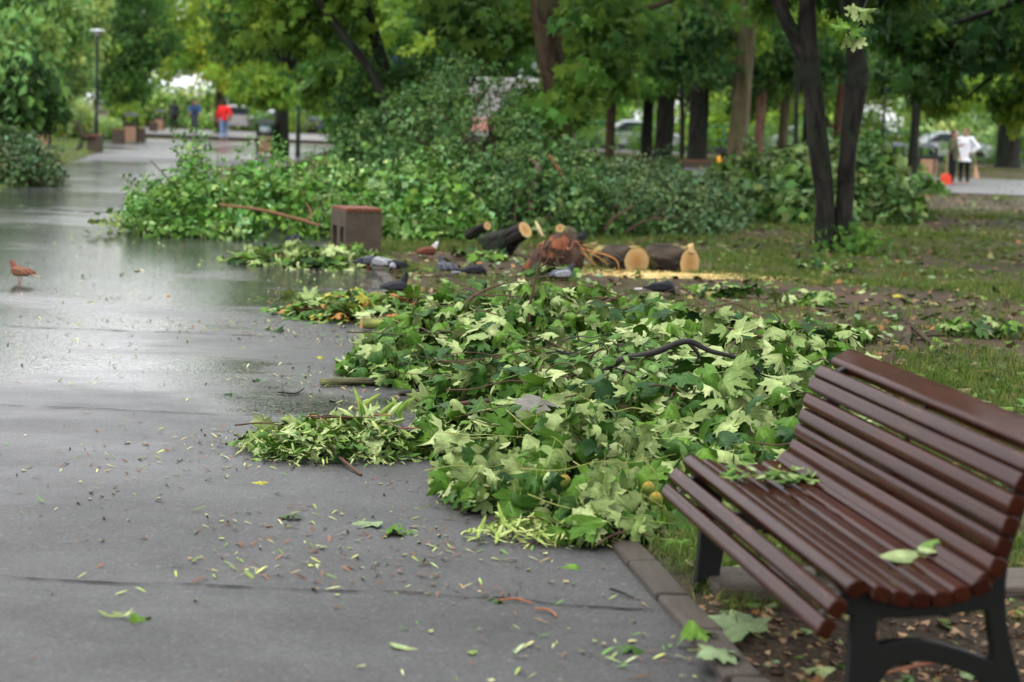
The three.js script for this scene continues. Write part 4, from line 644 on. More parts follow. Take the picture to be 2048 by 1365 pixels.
{
  const sp = thing('split_plank', 'narrow pale split of fresh wood leaning behind the propped log', 'split wood', [0.307, 0.229, -22.6]);
  part('blade', tube([[0, 0, 0, 0.02], [-0.05, 0.09, -0.03, 0.024], [-0.09, 0.17, -0.06, 0.012]], 6, 4, 0.3), M({ color: C(0.62, 0.5, 0.27), roughness: 0.8 }), sp);
  seed(101);
  const rt = thing('tree_root', 'dark brown torn root ball with reddish wood and thin orange roots, left of the logs', 'root', [0.422, 0, -20.248]);
  const caps = [[0, 0.18, 0, 0.19, 0.05, 0.26, -0.12, 0.17], [-0.12, 0.12, 0.02, 0.13, 0.16, 0.14, 0.05, 0.13], [-0.3, 0.05, 0.1, 0.05, 0, 0.1, 0, 0.1], [0.1, 0.3, 0, 0.06, 0.24, 0.33, 0.02, 0.03]];
  part('root_ball', blobOf(caps, 0.018, 0.05, (x, y, z) => { const k = fbm(x * 9 + 5, y * 9 + z * 7, 3, 4), m = fbm(x * 24 + 3, y * 24 + z * 20, 6, 3); return k > 0.56 && x < 0.12 ? [0.3 * m, 0.1 * m, 0.045 * m] : [0.055 * (0.4 + m), 0.032 * (0.4 + m), 0.022 * (0.4 + m)]; }, (d, x, y, z) => d + 0.07 * (fbm(x * 11 + 9, y * 11 + z * 9, 5, 3) - 0.5) + 0.03 * (vnoise(x * 40, y * 40 + z * 33, 8) - 0.5)), vcolSoft, rt);
  for (let i = 0; i < 14; i++) { const a = R(0, 6.28), y = R(0.08, 0.34), p = [[0.12 * Math.cos(a), y, 0.12 * Math.sin(a), R(0.012, 0.022)]]; for (let k = 1; k < 4; k++) p.push([0.12 * Math.cos(a) + Math.cos(a + R(-0.4, 0.4)) * 0.08 * k, Math.max(0.01, y + R(-0.05, 0.04) * k), 0.12 * Math.sin(a) + Math.sin(a + R(-0.4, 0.4)) * 0.08 * k, 0.012 / k]); part('root', tube(p, 6, 4, 0.2, true, i), i % 3 ? M({ color: C(0.09, 0.05, 0.035), roughness: 0.8 }) : twigRed, rt); }
  for (const s of [[[0.2, 0.27, 0.05, 0.016], [0.34, 0.25, 0.07, 0.013], [0.48, 0.22, 0.08, 0.012], [0.6, 0.17, 0.1, 0.01], [0.63, 0.1, 0.12, 0.008], [0.6, 0.02, 0.14, 0.005]], [[0.2, 0.25, 0.06, 0.012], [0.3, 0.2, 0.1, 0.01], [0.4, 0.1, 0.14, 0.006]], [[0.3, 0.25, 0.05, 0.01], [0.42, 0.19, 0.08, 0.008], [0.52, 0.12, 0.1, 0.005]], [[0.18, 0.3, 0, 0.013], [0.28, 0.3, -0.04, 0.01], [0.4, 0.27, -0.06, 0.006]]]) part('root', tube(s.map((q) => [q[0], q[1], q[2], q[3] * 0.62]), 6, 6, 0.2), rootOrange, rt);
  // sawdust
  const g = grid(range(-0.95, 1.25, 60), range(-0.42, 0.4, 26), (x, z) => { const d = Math.hypot((x - 0.1) / 1.0, (z + 0.12 * Math.sin(x * 2)) / 0.28) + 0.7 * (fbm(x * 3 + 5, z * 4, 3, 4) - 0.5); return 0.05 * smooth(1.05, 0.5, d) - 0.035 + 0.008 * fbm(x * 20, z * 20, 4, 2); });
  const sd = thing('sawdust', 'pale yellow sawdust spread on the soil under the two big logs', 'sawdust', [1.5, 0.03, -20.15], 0.02); sd.userData.kind = 'stuff';
  part('powder', g, M({ map: rep(tex(256, 256, (u, v) => { const k = 0.7 + 0.6 * vnoise(u * 80, v * 80, 3, 80) * fbm(u * 20, v * 20, 5, 3, 20); return [0.66 * k, 0.5 * k, 0.22 * k]; }), 2, 2), roughness: 0.95 }), sd);
  const chips = [], cc = []; for (let i = 0; i < 2600; i++) { const x = R(-1.2, 1.7), z = R(-0.55, 0.5); if (Math.hypot(x / 1.5, z / 0.5) > rnd() * 1.1 + 0.1) continue; chips.push(mat4(x, 0.012 + rnd() * 0.01, z, R(0, 3), R(0, 3), R(0, 3), R(0.008, 0.024))); cc.push(tint([0.62, 0.47, 0.2], 0.25, 0.1)); }
  const ch = stuff('wood_chips', new THREE.BoxGeometry(1, 0.3, 0.6), M({ roughness: 0.95 }), chips, cc, sd);
}

// ---------------------------------------------------------------- pigeons
function pigeon(label, p, turn, { body = [0.07, 0.075, 0.09], wing = [0.16, 0.165, 0.18], head = [0.04, 0.045, 0.055], neck = head, tail = [0.05, 0.05, 0.06], bars = true, pose = 'walk', s = 1 } = {}) {
  const o = thing('pigeon', label, 'pigeon', p, turn, undefined); o.scale.setScalar(s * 0.82);
  // facing +x, standing height of the back about 0.17 m
  const down = pose === 'peck', H = down ? [0.135, 0.085] : pose === 'up' ? [0.1, 0.262] : [0.12, 0.235], Nk = down ? [0.1, 0.12] : pose === 'up' ? [0.085, 0.2] : [0.09, 0.19];
  const caps = [[-0.07, 0.125, 0, 0.045, 0.05, 0.135, 0, 0.058], [0.05, 0.135, 0, 0.055, Nk[0], Nk[1], 0, 0.032], [Nk[0], Nk[1], 0, 0.03, H[0], H[1], 0, 0.024], [-0.08, 0.125, 0, 0.036, -0.15, 0.112, 0, 0.016]];
  const col = (x, y, z) => { const mt = 0.55 + 0.9 * vnoise(x * 160, y * 160 + z * 120, 3); return base0(x, y, z).map((q) => q * mt); }, base0 = (x, y, z) => { const dn = Math.hypot(x - H[0], y - H[1], z); if (dn < 0.035) return head; if (Math.hypot(x - Nk[0], y - Nk[1], z) < 0.045) return neck; return body; };
  part('body', blobOf(caps, 0.008, 0.02, col), vcol, o);
  for (const sd of [-1, 1]) {
    const w = blobOf([[0.045, 0.142, 0, 0.038, -0.06, 0.135, 0, 0.036], [-0.06, 0.135, 0, 0.033, -0.165, 0.118, 0, 0.008]], 0.0075, 0.012, (x, y, z) => (bars && ((x < -0.035 && x > -0.052) || (x < -0.075 && x > -0.09)) ? [0.02, 0.02, 0.025] : x < -0.11 ? body : wing).map((q) => q * (0.6 + 0.8 * vnoise(x * 110, y * 220, 9))), (d, x, y, z) => Math.max(d, Math.abs(z) - 0.012));
    const wm = part('wing', w, vcol, o); wm.position.z = sd * 0.045; wm.rotation.x = sd * 0.2; wm.rotation.y = sd * 0.12;
    part('leg', tube([[0.0, 0.09, sd * 0.022, 0.008], [0.008, 0.05, sd * 0.022, 0.004], [pose === 'walk' ? sd * 0.02 : 0, 0.006, sd * 0.022, 0.0035], [(pose === 'walk' ? sd * 0.02 : 0) + 0.035, 0.004, sd * 0.025, 0.002]], 5, 4, 0), M({ color: C(0.45, 0.1, 0.08), roughness: 0.6 }), o);
    const ey = part('eye', new THREE.SphereGeometry(0.0045, 8, 6), M({ color: C(0.5, 0.16, 0.03), roughness: 0.3 }), o); ey.position.set(H[0] + 0.01, H[1] + 0.005, sd * 0.021);
  }
  const tl = bx(0.13, 0.009, 0.06, -0.2, 0.108, 0, 0.003); tl.rotateZ(0.06); part('tail', tl, M({ color: C(...tail), roughness: 0.8 }), o);
  const bk = new THREE.ConeGeometry(0.006, 0.026, 6); bk.rotateZ(-Math.PI / 2 - (down ? 0.9 : 0.25)); const b = part('beak', bk, M({ color: C(0.05, 0.045, 0.045), roughness: 0.5 }), o); b.position.set(H[0] + (down ? 0.025 : 0.034), H[1] - (down ? 0.024 : 0.006), 0);
  return o;
}
const brown = { body: [0.2, 0.085, 0.05], wing: [0.27, 0.13, 0.075], head: [0.2, 0.07, 0.045], tail: [0.3, 0.2, 0.14], bars: false };
const dk = { body: [0.022, 0.023, 0.028], wing: [0.035, 0.036, 0.042], head: [0.018, 0.019, 0.025], bars: false };
pigeon('rusty brown pigeon walking alone on the wet asphalt at the far left', [-4.251, 0, -17.102], 2.75, { ...brown, s: 0.92 });
pigeon('dark pigeon half hidden by the pale leaf heap left of the concrete stool', [-2.501, 0, -22.513], 1.2, { ...dk, pose: 'peck' });
pigeon('blue-grey pigeon with dark head pecking at the foot of the concrete stool', [-1.454, 0, -19.687], -0.35, { pose: 'peck', body: [0.06, 0.063, 0.08], wing: [0.11, 0.115, 0.14] });
pigeon('whitish pigeon between the blue-grey and the black one', [-1.312, 0, -19.565], 2.6, { body: [0.25, 0.25, 0.27], wing: [0.36, 0.36, 0.38], head: [0.2, 0.2, 0.22], tail: [0.2, 0.2, 0.2], bars: false, pose: 'peck' });
pigeon('black pigeon with a white shoulder spot right of the whitish pigeon', [-1.147, 0, -19.275], 4.3, { ...dk, neck: [0.3, 0.3, 0.32], pose: 'peck' });
pigeon('rust-red pigeon with a white head on the bare soil behind the flock', [-0.938, 0, -21.37], 0.25, { ...brown, body: [0.13, 0.045, 0.03], wing: [0.18, 0.06, 0.04], head: [0.6, 0.6, 0.62], neck: [0.5, 0.45, 0.45] });
pigeon('grey chequered pigeon walking left near the dark twig at the heap\u2019s far edge', [-0.671, 0, -19.253], 2.2, { wing: [0.14, 0.145, 0.17] });
pigeon('small dark pigeon standing upright behind the red and yellow leaf heap', [-1.003, 0, -16.956], 0.2, { ...dk, pose: 'up', wing: [0.05, 0.052, 0.06] });
pigeon('grey pigeon with pale wings in front of the root ball', [0.461, 0, -18.948], 0.2, { body: [0.09, 0.095, 0.12], wing: [0.36, 0.37, 0.4], bars: false });
pigeon('black pigeon with a white tail pecking on the lawn in front of the two logs', [1.316, 0, -17.745], -0.35, { ...dk, tail: [0.75, 0.75, 0.75], pose: 'peck', s: 1.1 });
pigeon('dark pigeon half hidden behind the leaf heap, right of the chequered one', [-0.385, 0, -19.031], 0.1, { ...dk, pose: 'peck', tail: [0.3, 0.3, 0.32] });
pigeon('dusky pigeon in the shade behind the slim log', [0.789, 0, -24.799], 0.6, { ...dk });

// ---------------------------------------------------------------- trees
const GREENS = { mid: [[0.12, 0.25, 0.04], [0.095, 0.2, 0.04], [0.16, 0.29, 0.045]], dark: [[0.045, 0.11, 0.025], [0.06, 0.135, 0.03], [0.035, 0.085, 0.022]], lime: [[0.22, 0.36, 0.04], [0.17, 0.3, 0.04], [0.28, 0.41, 0.06]], yellow: [[0.36, 0.45, 0.045], [0.28, 0.38, 0.04]], cool: [[0.16, 0.31, 0.07], [0.22, 0.38, 0.1], [0.13, 0.25, 0.06]], pale: [[0.3, 0.44, 0.14], [0.36, 0.48, 0.18], [0.24, 0.38, 0.1]] };
const A4 = (p, r) => [p[0], p[1], p[2], r];
function tree(name, label, { trunk, limbs = [], lobes, geo = CL.far, cols = GREENS.mid, m = barkBrown, s = 1, group, category = 'tree', sd = 1, radial = 12 }) {
  seed(sd * 13 + 7);
  const b = trunk[0], o = thing(name, label, category, [b[0], 0, b[2]], 0, group), rel = (p) => [p[0] - b[0], p[1], p[2] - b[2], p[3]];
  part('trunk', tube(trunk.map(rel), radial, 5, 0.07, true, sd), m, o);
  limbs.forEach((l, i) => part('limb', tube(l.map(rel), 8, 5, 0.08, true, sd + i), m, o));
  if (lobes) crown(o, lobes.map((l) => [l[0] - b[0], l[1], l[2] - b[2], ...l.slice(3)]), geo, cols, s);
  return o;
}
const lobe = (p, rx, ry, rz, n) => [...p, rx, ry, rz, n];
// forked tree on the lawn
tree('forked_tree', 'dark tree forking at the ground into two stems, right of the logs', {
  trunk: [A4([3.885, -0.099, -24.9], 0.2), A4([3.871, 0.151, -24.9], 0.15), A4([3.83, 0.68, -24.9], 0.122), A4([3.722, 1.296, -24.9], 0.13), A4([3.633, 1.91, -24.9], 0.125), A4([3.523, 2.458, -24.9], 0.13), A4([3.487, 3.128, -24.9], 0.1), A4([3.535, 4.108, -25], 0.08), A4([3.512, 5.67, -25], 0.05)],
  limbs: [
    [A4([4.11, -0.09, -24.9], 0.2), A4([4.082, 0.19, -24.9], 0.13), A4([4.079, 0.689, -24.9], 0.115), A4([4.088, 1.31, -24.9], 0.105), A4([4.14, 1.928, -24.9], 0.135), A4([4.154, 2.236, -24.9], 0.15), A4([4.092, 2.571, -24.9], 0.1), A4([4.078, 3.149, -24.9], 0.12), A4([4.11, 4.23, -24.8], 0.09), A4([4.159, 5.614, -24.5], 0.05)],
    [A4([3.513, 2.409, -24.9], 0.11), A4([3.337, 2.696, -24.9], 0.095), A4([3.146, 3.054, -24.9], 0.085), A4([2.905, 3.782, -25], 0.07), A4([2.565, 5.037, -25], 0.04)],
    [A4([4.098, 2.785, -24.9], 0.07), A4([3.949, 3.023, -24.9], 0.06), A4([3.836, 3.505, -24.9], 0.05), A4([3.658, 4.679, -25.2], 0.03)],
  ],
  lobes: [lobe([3.024, 5.652, -25], 3, 1.4, 2.4, 420), lobe([4.79, 5.775, -25], 2.6, 1.6, 2.6, 420), lobe([3.954, 7.261, -26], 3.6, 1.8, 3.4, 520), [3.2, 10.5, -26, 3.4, 2, 3, 520], [6, 12.5, -27, 3, 1.8, 3, 420], lobe([2.942, 3.392, -26.5], 0.9, 0.5, 1.2, 60), lobe([5.085, 3.593, -25.5], 1.3, 0.75, 1.4, 130), lobe([2.647, 4.493, -25.5], 1.2, 0.8, 1.4, 120)],
  geo: CL.lobed, cols: [...GREENS.mid, ...GREENS.dark], m: barkDark, sd: 2,
});
// leaning broken tree
tree('broken_tree', 'brown leaning tree rising out of the fallen crown, its foot hidden by branches', {
  trunk: [A4([0.9, 0.116, -34], 0.13), A4([0.853, 0.86, -34], 0.14), A4([0.708, 1.53, -34], 0.165), A4([0.549, 2.113, -34], 0.2), A4([0.439, 2.778, -34], 0.225), A4([0.359, 3.525, -34], 0.25), A4([0.262, 5.175, -34], 0.28), A4([0.226, 7.618, -34], 0.18)],
  limbs: [[A4([0.603, 3.326, -34], 0.1), A4([1.189, 3.406, -34], 0.07), A4([1.779, 3.411, -34], 0.06), A4([2.361, 3.557, -34], 0.05), A4([3.092, 4.123, -34], 0.03)], [A4([0.654, 1.612, -34], 0.16), A4([0.592, 1.02, -34], 0.12), A4([0.547, 0.425, -34], 0.1)], [A4([0.287, 4.517, -34], 0.12), A4([-0.477, 5.521, -33], 0.09), A4([-1.491, 6.751, -33], 0.05)]],
  lobes: [lobe([1.852, 3.387, -37], 1.2, 0.6, 1.4, 130), lobe([1.3, 2.524, -36], 0.7, 0.6, 1, 60), lobe([0.822, 1.455, -33], 0.3, 0.4, 0.5, 34), lobe([0.162, 1.434, -32.5], 0.4, 0.5, 0.5, 50), lobe([1.243, 3.178, -33], 0.6, 0.35, 0.7, 50), lobe([-0.785, 3.332, -36], 1.0, 0.5, 1, 90), lobe([0.881, 2.029, -33], 0.22, 0.3, 0.4, 18), lobe([0.516, 7.629, -34], 3.6, 1.8, 3, 600), [0.2, 10.5, -34, 3.6, 2.2, 3, 600], [-1.6, 13, -35, 3, 1.8, 3, 420], [2.6, 13, -35, 3, 1.8, 3, 420], lobe([2.89, 4.87, -36], 2, 1.1, 2.2, 320), lobe([-1.329, 6.756, -33], 2.4, 1.2, 2.2, 380), lobe([-0.359, 3.445, -38], 0.9, 0.6, 1, 70)],
  geo: CL.lobed, cols: GREENS.mid, m: barkBrown, sd: 4,
});
// two thin leaning stems left of it
for (const [label, pts, sd] of [['thin dark stem leaning steeply left out of the fallen crown', [[[-1.809, 0.652, -35], 0.11], [[-2.643, 2.269, -35], 0.08], [[-3.093, 2.812, -35], 0.075], [[-3.586, 3.437, -35], 0.07], [[-4.258, 4.352, -35], 0.05]], 5], ['thicker dark stem leaning left, just right of the thin leaning one', [[[-1.852, 0.356, -36], 0.14], [[-2.252, 1.683, -36], 0.12], [[-2.469, 2.342, -36], 0.115], [[-2.664, 2.91, -36], 0.11], [[-2.869, 3.52, -36], 0.1], [[-3.144, 4.737, -36], 0.08]], 6]])
  tree('leaning_tree', label, { trunk: pts.map(([p, r]) => A4(p, r)), lobes: sd === 5 ? [lobe([-3.996, 3.303, -36], 1.2, 0.7, 1.2, 110), lobe([-4.382, 4.518, -36], 2, 1, 2, 280), lobe([-3.339, 2.216, -38], 0.9, 0.7, 1, 60)] : [lobe([-3.059, 5.19, -37], 2, 1, 2, 300), lobe([-1.959, 3.387, -40], 1.1, 0.8, 1.2, 110)], geo: CL.lobed, cols: GREENS.lime.concat(GREENS.mid), m: barkDark, sd });
// trunks of the park behind, from near to far
const TR = [
  // label, px, base y depth r top lean, bark, crown colours, crown bottom
  ['tall pale straight trunk, the nearest one left of the forked tree', [5.151, -0.097, -47.6], 0.24, [0.12, 0.05], barkPale, 'dark', 2.6, 47],
  ['broad dark trunk left of the pale straight one', [6.233, 0.068, -70], 0.36, [-0.05, 0], barkDark, 'mid', 2.0, 48],
  ['broad dark trunk with a mossy right side, second left of the pale one', [5.453, 0.039, -76], 0.36, [0.1, 0], barkDark, 'mid', 2.3, 49],
  ['slim grey trunk at the left edge of the trunk row', [3.595, 0.117, -80], 0.19, [0.05, 0], barkBrown, 'pale', 2.8, 50],
  ['slim dark trunk left of the mossy broad one', [5.2, 0.095, -82], 0.24, [0, 0], barkDark, 'cool', 2.8, 51],
  ['slim reddish trunk right of the pale straight one', [8.107, 0.187, -68], 0.17, [0.06, 0], barkRed, 'dark', 2.6, 52],
  ['pale grey-green trunk between the reddish one and the forked tree', [10.469, 0.092, -80], 0.21, [0.1, 0], barkPale, 'cool', 2.5, 53],
  ['reddish trunk seen between the two stems of the forked tree', [11.718, 0.169, -74], 0.22, [0.15, 0], barkRed, 'mid', 2.8, 54],
  ['very thick dark trunk at the right edge behind the two women', [21.929, 0.009, -90], 0.52, [0, 0], barkDark, 'dark', 2.6, 55],
  ['slim dark trunk wrapped in leaves left of the two women', [16.511, 0.345, -84], 0.2, [0.05, 0], barkDark, 'lime', 1.9, 56],
  ['thin trunk close behind the left stem of the forked tree', [12.231, 0.186, -86], 0.13, [0.02, 0], barkDark, 'pale', 2.4, 57],
];
TR.forEach(([label, p, r, ln, m, col, low, sd]) => {
  const x = p[0], z = p[2], H = 11, T = [[x, -0.05, z, r * 1.25], [x + ln[0] * 0.1, 0.35, z, r * 1.02], [x + ln[0] * 0.5, 2.2, z, r * 0.95], [x + ln[0], 4.5, z, r * 0.85], [x + ln[0] * 1.4, 8, z, r * 0.55], [x + ln[0] * 1.6, H, z, r * 0.15]];
  seed(sd); const L = [], limbs = [];
  for (let i = 0; i < 3; i++) { const a = R(0, 6.28), l = R(2, 3.4); limbs.push([[x + ln[0], 3.4 + i * 1.2, z, r * 0.4], [x + Math.cos(a) * l * 0.5, 4.3 + i * 1.2, z + Math.sin(a) * l * 0.5, r * 0.25], [x + Math.cos(a) * l, 5 + i * 1.4, z + Math.sin(a) * l, r * 0.08]]); }
  for (let i = 0; i < 7; i++) { const a = R(0, 6.28), q = R(0.8, 3.2); L.push([x + Math.cos(a) * q, low + 1.9 + i * 1.15, z + Math.sin(a) * q, R(1.7, 2.7), R(0.9, 1.4), R(1.7, 2.7), 170]); }
  for (let i = 0; i < 3; i++) { const a = R(0, 6.28), q = R(1.2, 3); L.push([x + Math.cos(a) * q, low + R(0.7, 1.3), z + Math.sin(a) * q, R(0.9, 1.6), R(0.5, 0.9), R(0.9, 1.5), 90]); }
  tree('park_tree', label, { trunk: T, limbs, lobes: L, geo: CL.far, cols: GREENS[col], m, sd });
});
// overhanging crown at the right, its trunk outside the frame
tree('overhanging_tree', 'low dark leafy crown reaching in from the right above the two women', {
  trunk: [[12.6, 0, -33, 0.3], [12.5, 2, -33, 0.26], [12.3, 4.5, -33, 0.22], [12, 8, -33, 0.1]], limbs: [[A4([9.209, 4.346, -34], 0.1), A4([8.144, 3.695, -35], 0.06), A4([7.317, 3.343, -35.5], 0.035), A4([6.739, 2.812, -36], 0.015)], [A4([9.823, 3.455, -36], 0.07), A4([8.685, 2.637, -37], 0.04), A4([8.274, 2.169, -37.5], 0.015)]],
  lobes: [lobe([7.854, 3.56, -36], 1.3, 0.7, 1.6, 240), lobe([8.857, 2.826, -37], 1, 0.6, 1.3, 170), lobe([7.402, 2.797, -38], 0.8, 0.45, 1.2, 90), lobe([6.688, 3.693, -36], 0.9, 0.5, 1.3, 120), lobe([9.516, 2.219, -38], 0.5, 0.35, 0.9, 50), [11.5, 5.6, -33, 3.4, 1.6, 3, 700], [13, 8.2, -33, 3.4, 1.8, 3, 500], [9.5, 11, -34, 3.4, 2, 3, 500]],
  geo: CL.lobed, cols: [...GREENS.dark, ...GREENS.mid, GREENS.lime[0]], m: barkDark, sd: 61,
});
{ // the near twig hanging into the top of the picture
  const o = thing('hanging_twig', 'sharp leafy twig hanging into the top of the view before the forked tree\u2019s right stem', 'twig', [2.432, 2.312, -15]), q = (x, y, d, r) => { const p = d; return [p[0] - o.position.x, p[1] - o.position.y, p[2] - o.position.z, r]; };
  part('stem', tube([q(0, 0, [2.638, 2.774, -15.2], 0.006), q(0, 0, [2.558, 2.543, -15.1], 0.005), q(0, 0, [2.476, 2.387, -15], 0.004), q(0, 0, [2.417, 2.304, -15], 0.003)], 5, 5), twigDark, o);
  seed(63);
  for (const [p, ang, s, g] of [[[2.386, 2.299, -14.9], 2.7, 0.15, planeLeaves[2]], [[2.424, 2.312, -15], 0.1, 0.13, planeLeaves[0]], [[2.403, 2.272, -14.95], 3.7, 0.12, planeUnder[3]], [[2.442, 2.257, -15], 4.6, 0.13, planeLeaves[5]], [[2.473, 2.24, -15], 5.2, 0.11, planeUnder[2]], [[2.498, 2.454, -15], 0.2, 0.13, planeUnder[5]], [[2.493, 2.444, -15.1], 3.4, 0.12, planeUnder[0]], [[2.634, 2.336, -15.4], 4.9, 0.12, planeLeaves[7]], [[2.421, 2.367, -15], 1.8, 0.09, planeLeaves[3]]]) part('leaf', g, leafMat, o).applyMatrix4(frame(V(...q(0, 0, p, 0).slice(0, 3)), V(Math.cos(ang), Math.sin(ang), R(-0.2, 0.4)), V(R(-0.5, 0.5), 0.5, 0.9), s));
}
// left side: dark crown at the edge, bright trees along the avenue
const bigTree = (name, label, x, z, H, r, lobes, cols, m, sd, geo = CL.far) => tree(name, label, { trunk: [[x, -0.05, z, r * 1.2], [x, 1.5, z, r], [x + 0.1, 4, z, r * 0.8], [x, H * 0.75, z, r * 0.4]], limbs: [[[x, 2.4, z, r * 0.5], [x + 1, 4, z + 0.3, r * 0.3], [x + 2, 5.2, z, r * 0.1]], [[x, 2.8, z, r * 0.5], [x - 1, 4.4, z - 0.2, r * 0.3], [x - 1.9, 5.4, z, r * 0.1]]], lobes, geo, cols, m, sd });
bigTree('dark_tree', 'dark dense tree at the left edge, its foliage hanging low over the path side', -13.2, -44, 8, 0.2, [lobe([-10.949, 2.986, -43], 0.85, 1.5, 2, 420), lobe([-10.475, 1.72, -42], 0.6, 0.7, 1.5, 200), lobe([-12.074, 2.337, -44], 1.2, 2, 2, 420), lobe([-10.783, 0.929, -42], 0.7, 0.35, 1.2, 110), [-13.6, 5.4, -45, 2, 1.4, 2.4, 420]], GREENS.dark.concat(GREENS.cool), barkDark, 71, CL.far);
bigTree('avenue_tree', 'pale fresh green tree behind the dark one, branches sweeping down to the shrubs', -17.2, -72, 7.5, 0.2, [lobe([-16.728, 4.156, -72], 1.3, 1.7, 2, 420), lobe([-16.216, 2.603, -73], 1.1, 0.9, 1.6, 260), lobe([-17.061, 1.839, -72], 0.9, 0.9, 1.5, 200), lobe([-16.098, 4.812, -74], 1.1, 1.2, 1.6, 240), lobe([-17.639, 6.06, -72], 1.8, 1.2, 2, 260)], GREENS.cool.concat(GREENS.pale), barkBrown, 73);
bigTree('avenue_tree', 'dark round tree with a brown trunk right of the tall left lamp post', -19.2, -95, 8, 0.26, [lobe([-18.762, 4.394, -95], 1.9, 1.9, 2, 520), lobe([-19.205, 2.389, -95], 1.6, 0.9, 1.8, 220), lobe([-17.776, 4.939, -96], 1.6, 1.9, 2, 360), lobe([-18.76, 7.018, -96], 2.2, 1.4, 2, 300)], GREENS.dark.concat(GREENS.mid), barkBrown, 75);
bigTree('avenue_tree', 'yellow-green tree over the far end of the avenue', -15.6, -104, 8, 0.24, [lobe([-16.682, 5.566, -104], 2.1, 1.7, 2.2, 480), lobe([-17.682, 3.74, -104], 1.4, 1, 1.8, 240), lobe([-15.454, 3.288, -103], 1.5, 0.8, 1.6, 240), lobe([-16.367, 7.934, -105], 2.4, 1.4, 2.2, 330)], GREENS.yellow.concat(GREENS.lime), barkBrown, 77);
bigTree('avenue_tree', 'large drooping tree right of the avenue whose dark green boughs reach almost to the ground', -7.6, -64, 9, 0.22, [lobe([-7.958, 3.727, -66], 1.7, 1.2, 1.8, 380), lobe([-6.819, 2.671, -68], 1.2, 1, 1.2, 260), lobe([-7.49, 1.472, -69], 0.95, 0.7, 0.9, 170), lobe([-7.78, 2.274, -61], 0.9, 0.5, 1.2, 120), lobe([-6.788, 4.219, -69], 1.5, 1.2, 1.8, 300), lobe([-7.811, 4.802, -62], 2, 1, 2, 320), lobe([-6.724, 6.281, -63], 2.4, 1.2, 2.2, 360), lobe([-8.712, 3.857, -62], 1, 0.9, 1.3, 150)], GREENS.mid.concat(GREENS.lime, [GREENS.dark[1]]), barkDark, 79);
bigTree('park_tree', 'yellow-green lit tree behind the fallen crown in the middle of the view', -1.6, -62, 7, 0.2, [lobe([-1.784, 3.73, -62], 1.1, 0.75, 1.2, 210), lobe([-2.848, 3.31, -62], 0.9, 0.5, 1.1, 120), lobe([-0.901, 4.494, -63], 1, 0.8, 1.2, 130)], GREENS.yellow.concat(GREENS.lime), barkBrown, 81, CL.lobed);
bigTree('park_tree', 'deep green tree in the dark gap behind the leaning stems', -4, -80, 10, 0.3, [lobe([-5.292, 4.73, -80], 2, 1.8, 2, 420), lobe([-3.013, 5.701, -82], 2.2, 1.8, 2, 420), lobe([-3.945, 3.048, -82], 2, 1.4, 2, 340), lobe([-7.006, 3.138, -82], 1.8, 1.6, 2, 340), lobe([-0.926, 3.611, -84], 2, 1.7, 2, 340), [-4, 7.5, -80, 3, 2, 3, 400]], GREENS.dark, barkDark, 83);
// farther trees that close the view
const FT = [[-33, -128, 'cool'], [-26.5, -136, 'mid'], [-20, -140, 'cool'], [-14, -146, 'lime'], [-8.5, -138, 'mid'], [-1, -130, 'dark'], [5, -138, 'cool'], [10, -122, 'pale'], [15, -136, 'mid'], [20, -124, 'cool'], [26, -134, 'lime'], [32, -124, 'pale'], [38, -132, 'dark'], [-39, -120, 'mid'], [29, -112, 'mid'], [2, -112, 'mid'], [17, -110, 'lime'], [23.5, -108, 'pale'], [-25, -112, 'lime']];
const FL = ['at the far left edge of the avenue', 'behind the bright shrubs on the left', 'behind the round shrub left of the avenue', 'closing the far end of the avenue', 'right of the far end of the avenue', 'far behind the leaning stems', 'far behind the broken tree', 'behind the slim grey trunk', 'behind the mossy broad trunk', 'behind the pale straight trunk', 'behind the forked tree', 'behind the right lamp post', 'behind the thick trunk at the right edge', 'beyond the left edge tree', 'over the parked cars at the right', 'low behind the fallen crown', 'between the broad dark trunks', 'between pale trunk and forked tree', 'between the lamp post and the avenue trees'];
FT.forEach(([x, z, c], i) => { seed(300 + i); const L = []; for (let k = 0; k < 6; k++) L.push([x + R(-2.6, 2.6), 2.4 + k * 1.35 + R(-0.4, 0.4), z + R(-2, 2), R(2.2, 3.4), R(1.1, 1.8), R(1.8, 2.6), 115]); tree('far_tree', { cool: 'blue-green', mid: 'mid-green', lime: 'light green', dark: 'dark green', pale: 'pale green' }[c] + ' blurred tree ' + FL[i], { trunk: [[x, -0.1, z, 0.35], [x, 3, z, 0.28], [x + 0.2, 7, z, 0.12]], lobes: L, geo: CL.farBig, cols: GREENS[c], m: i % 2 ? barkDark : barkBrown, sd: 300 + i, radial: 8 }); });
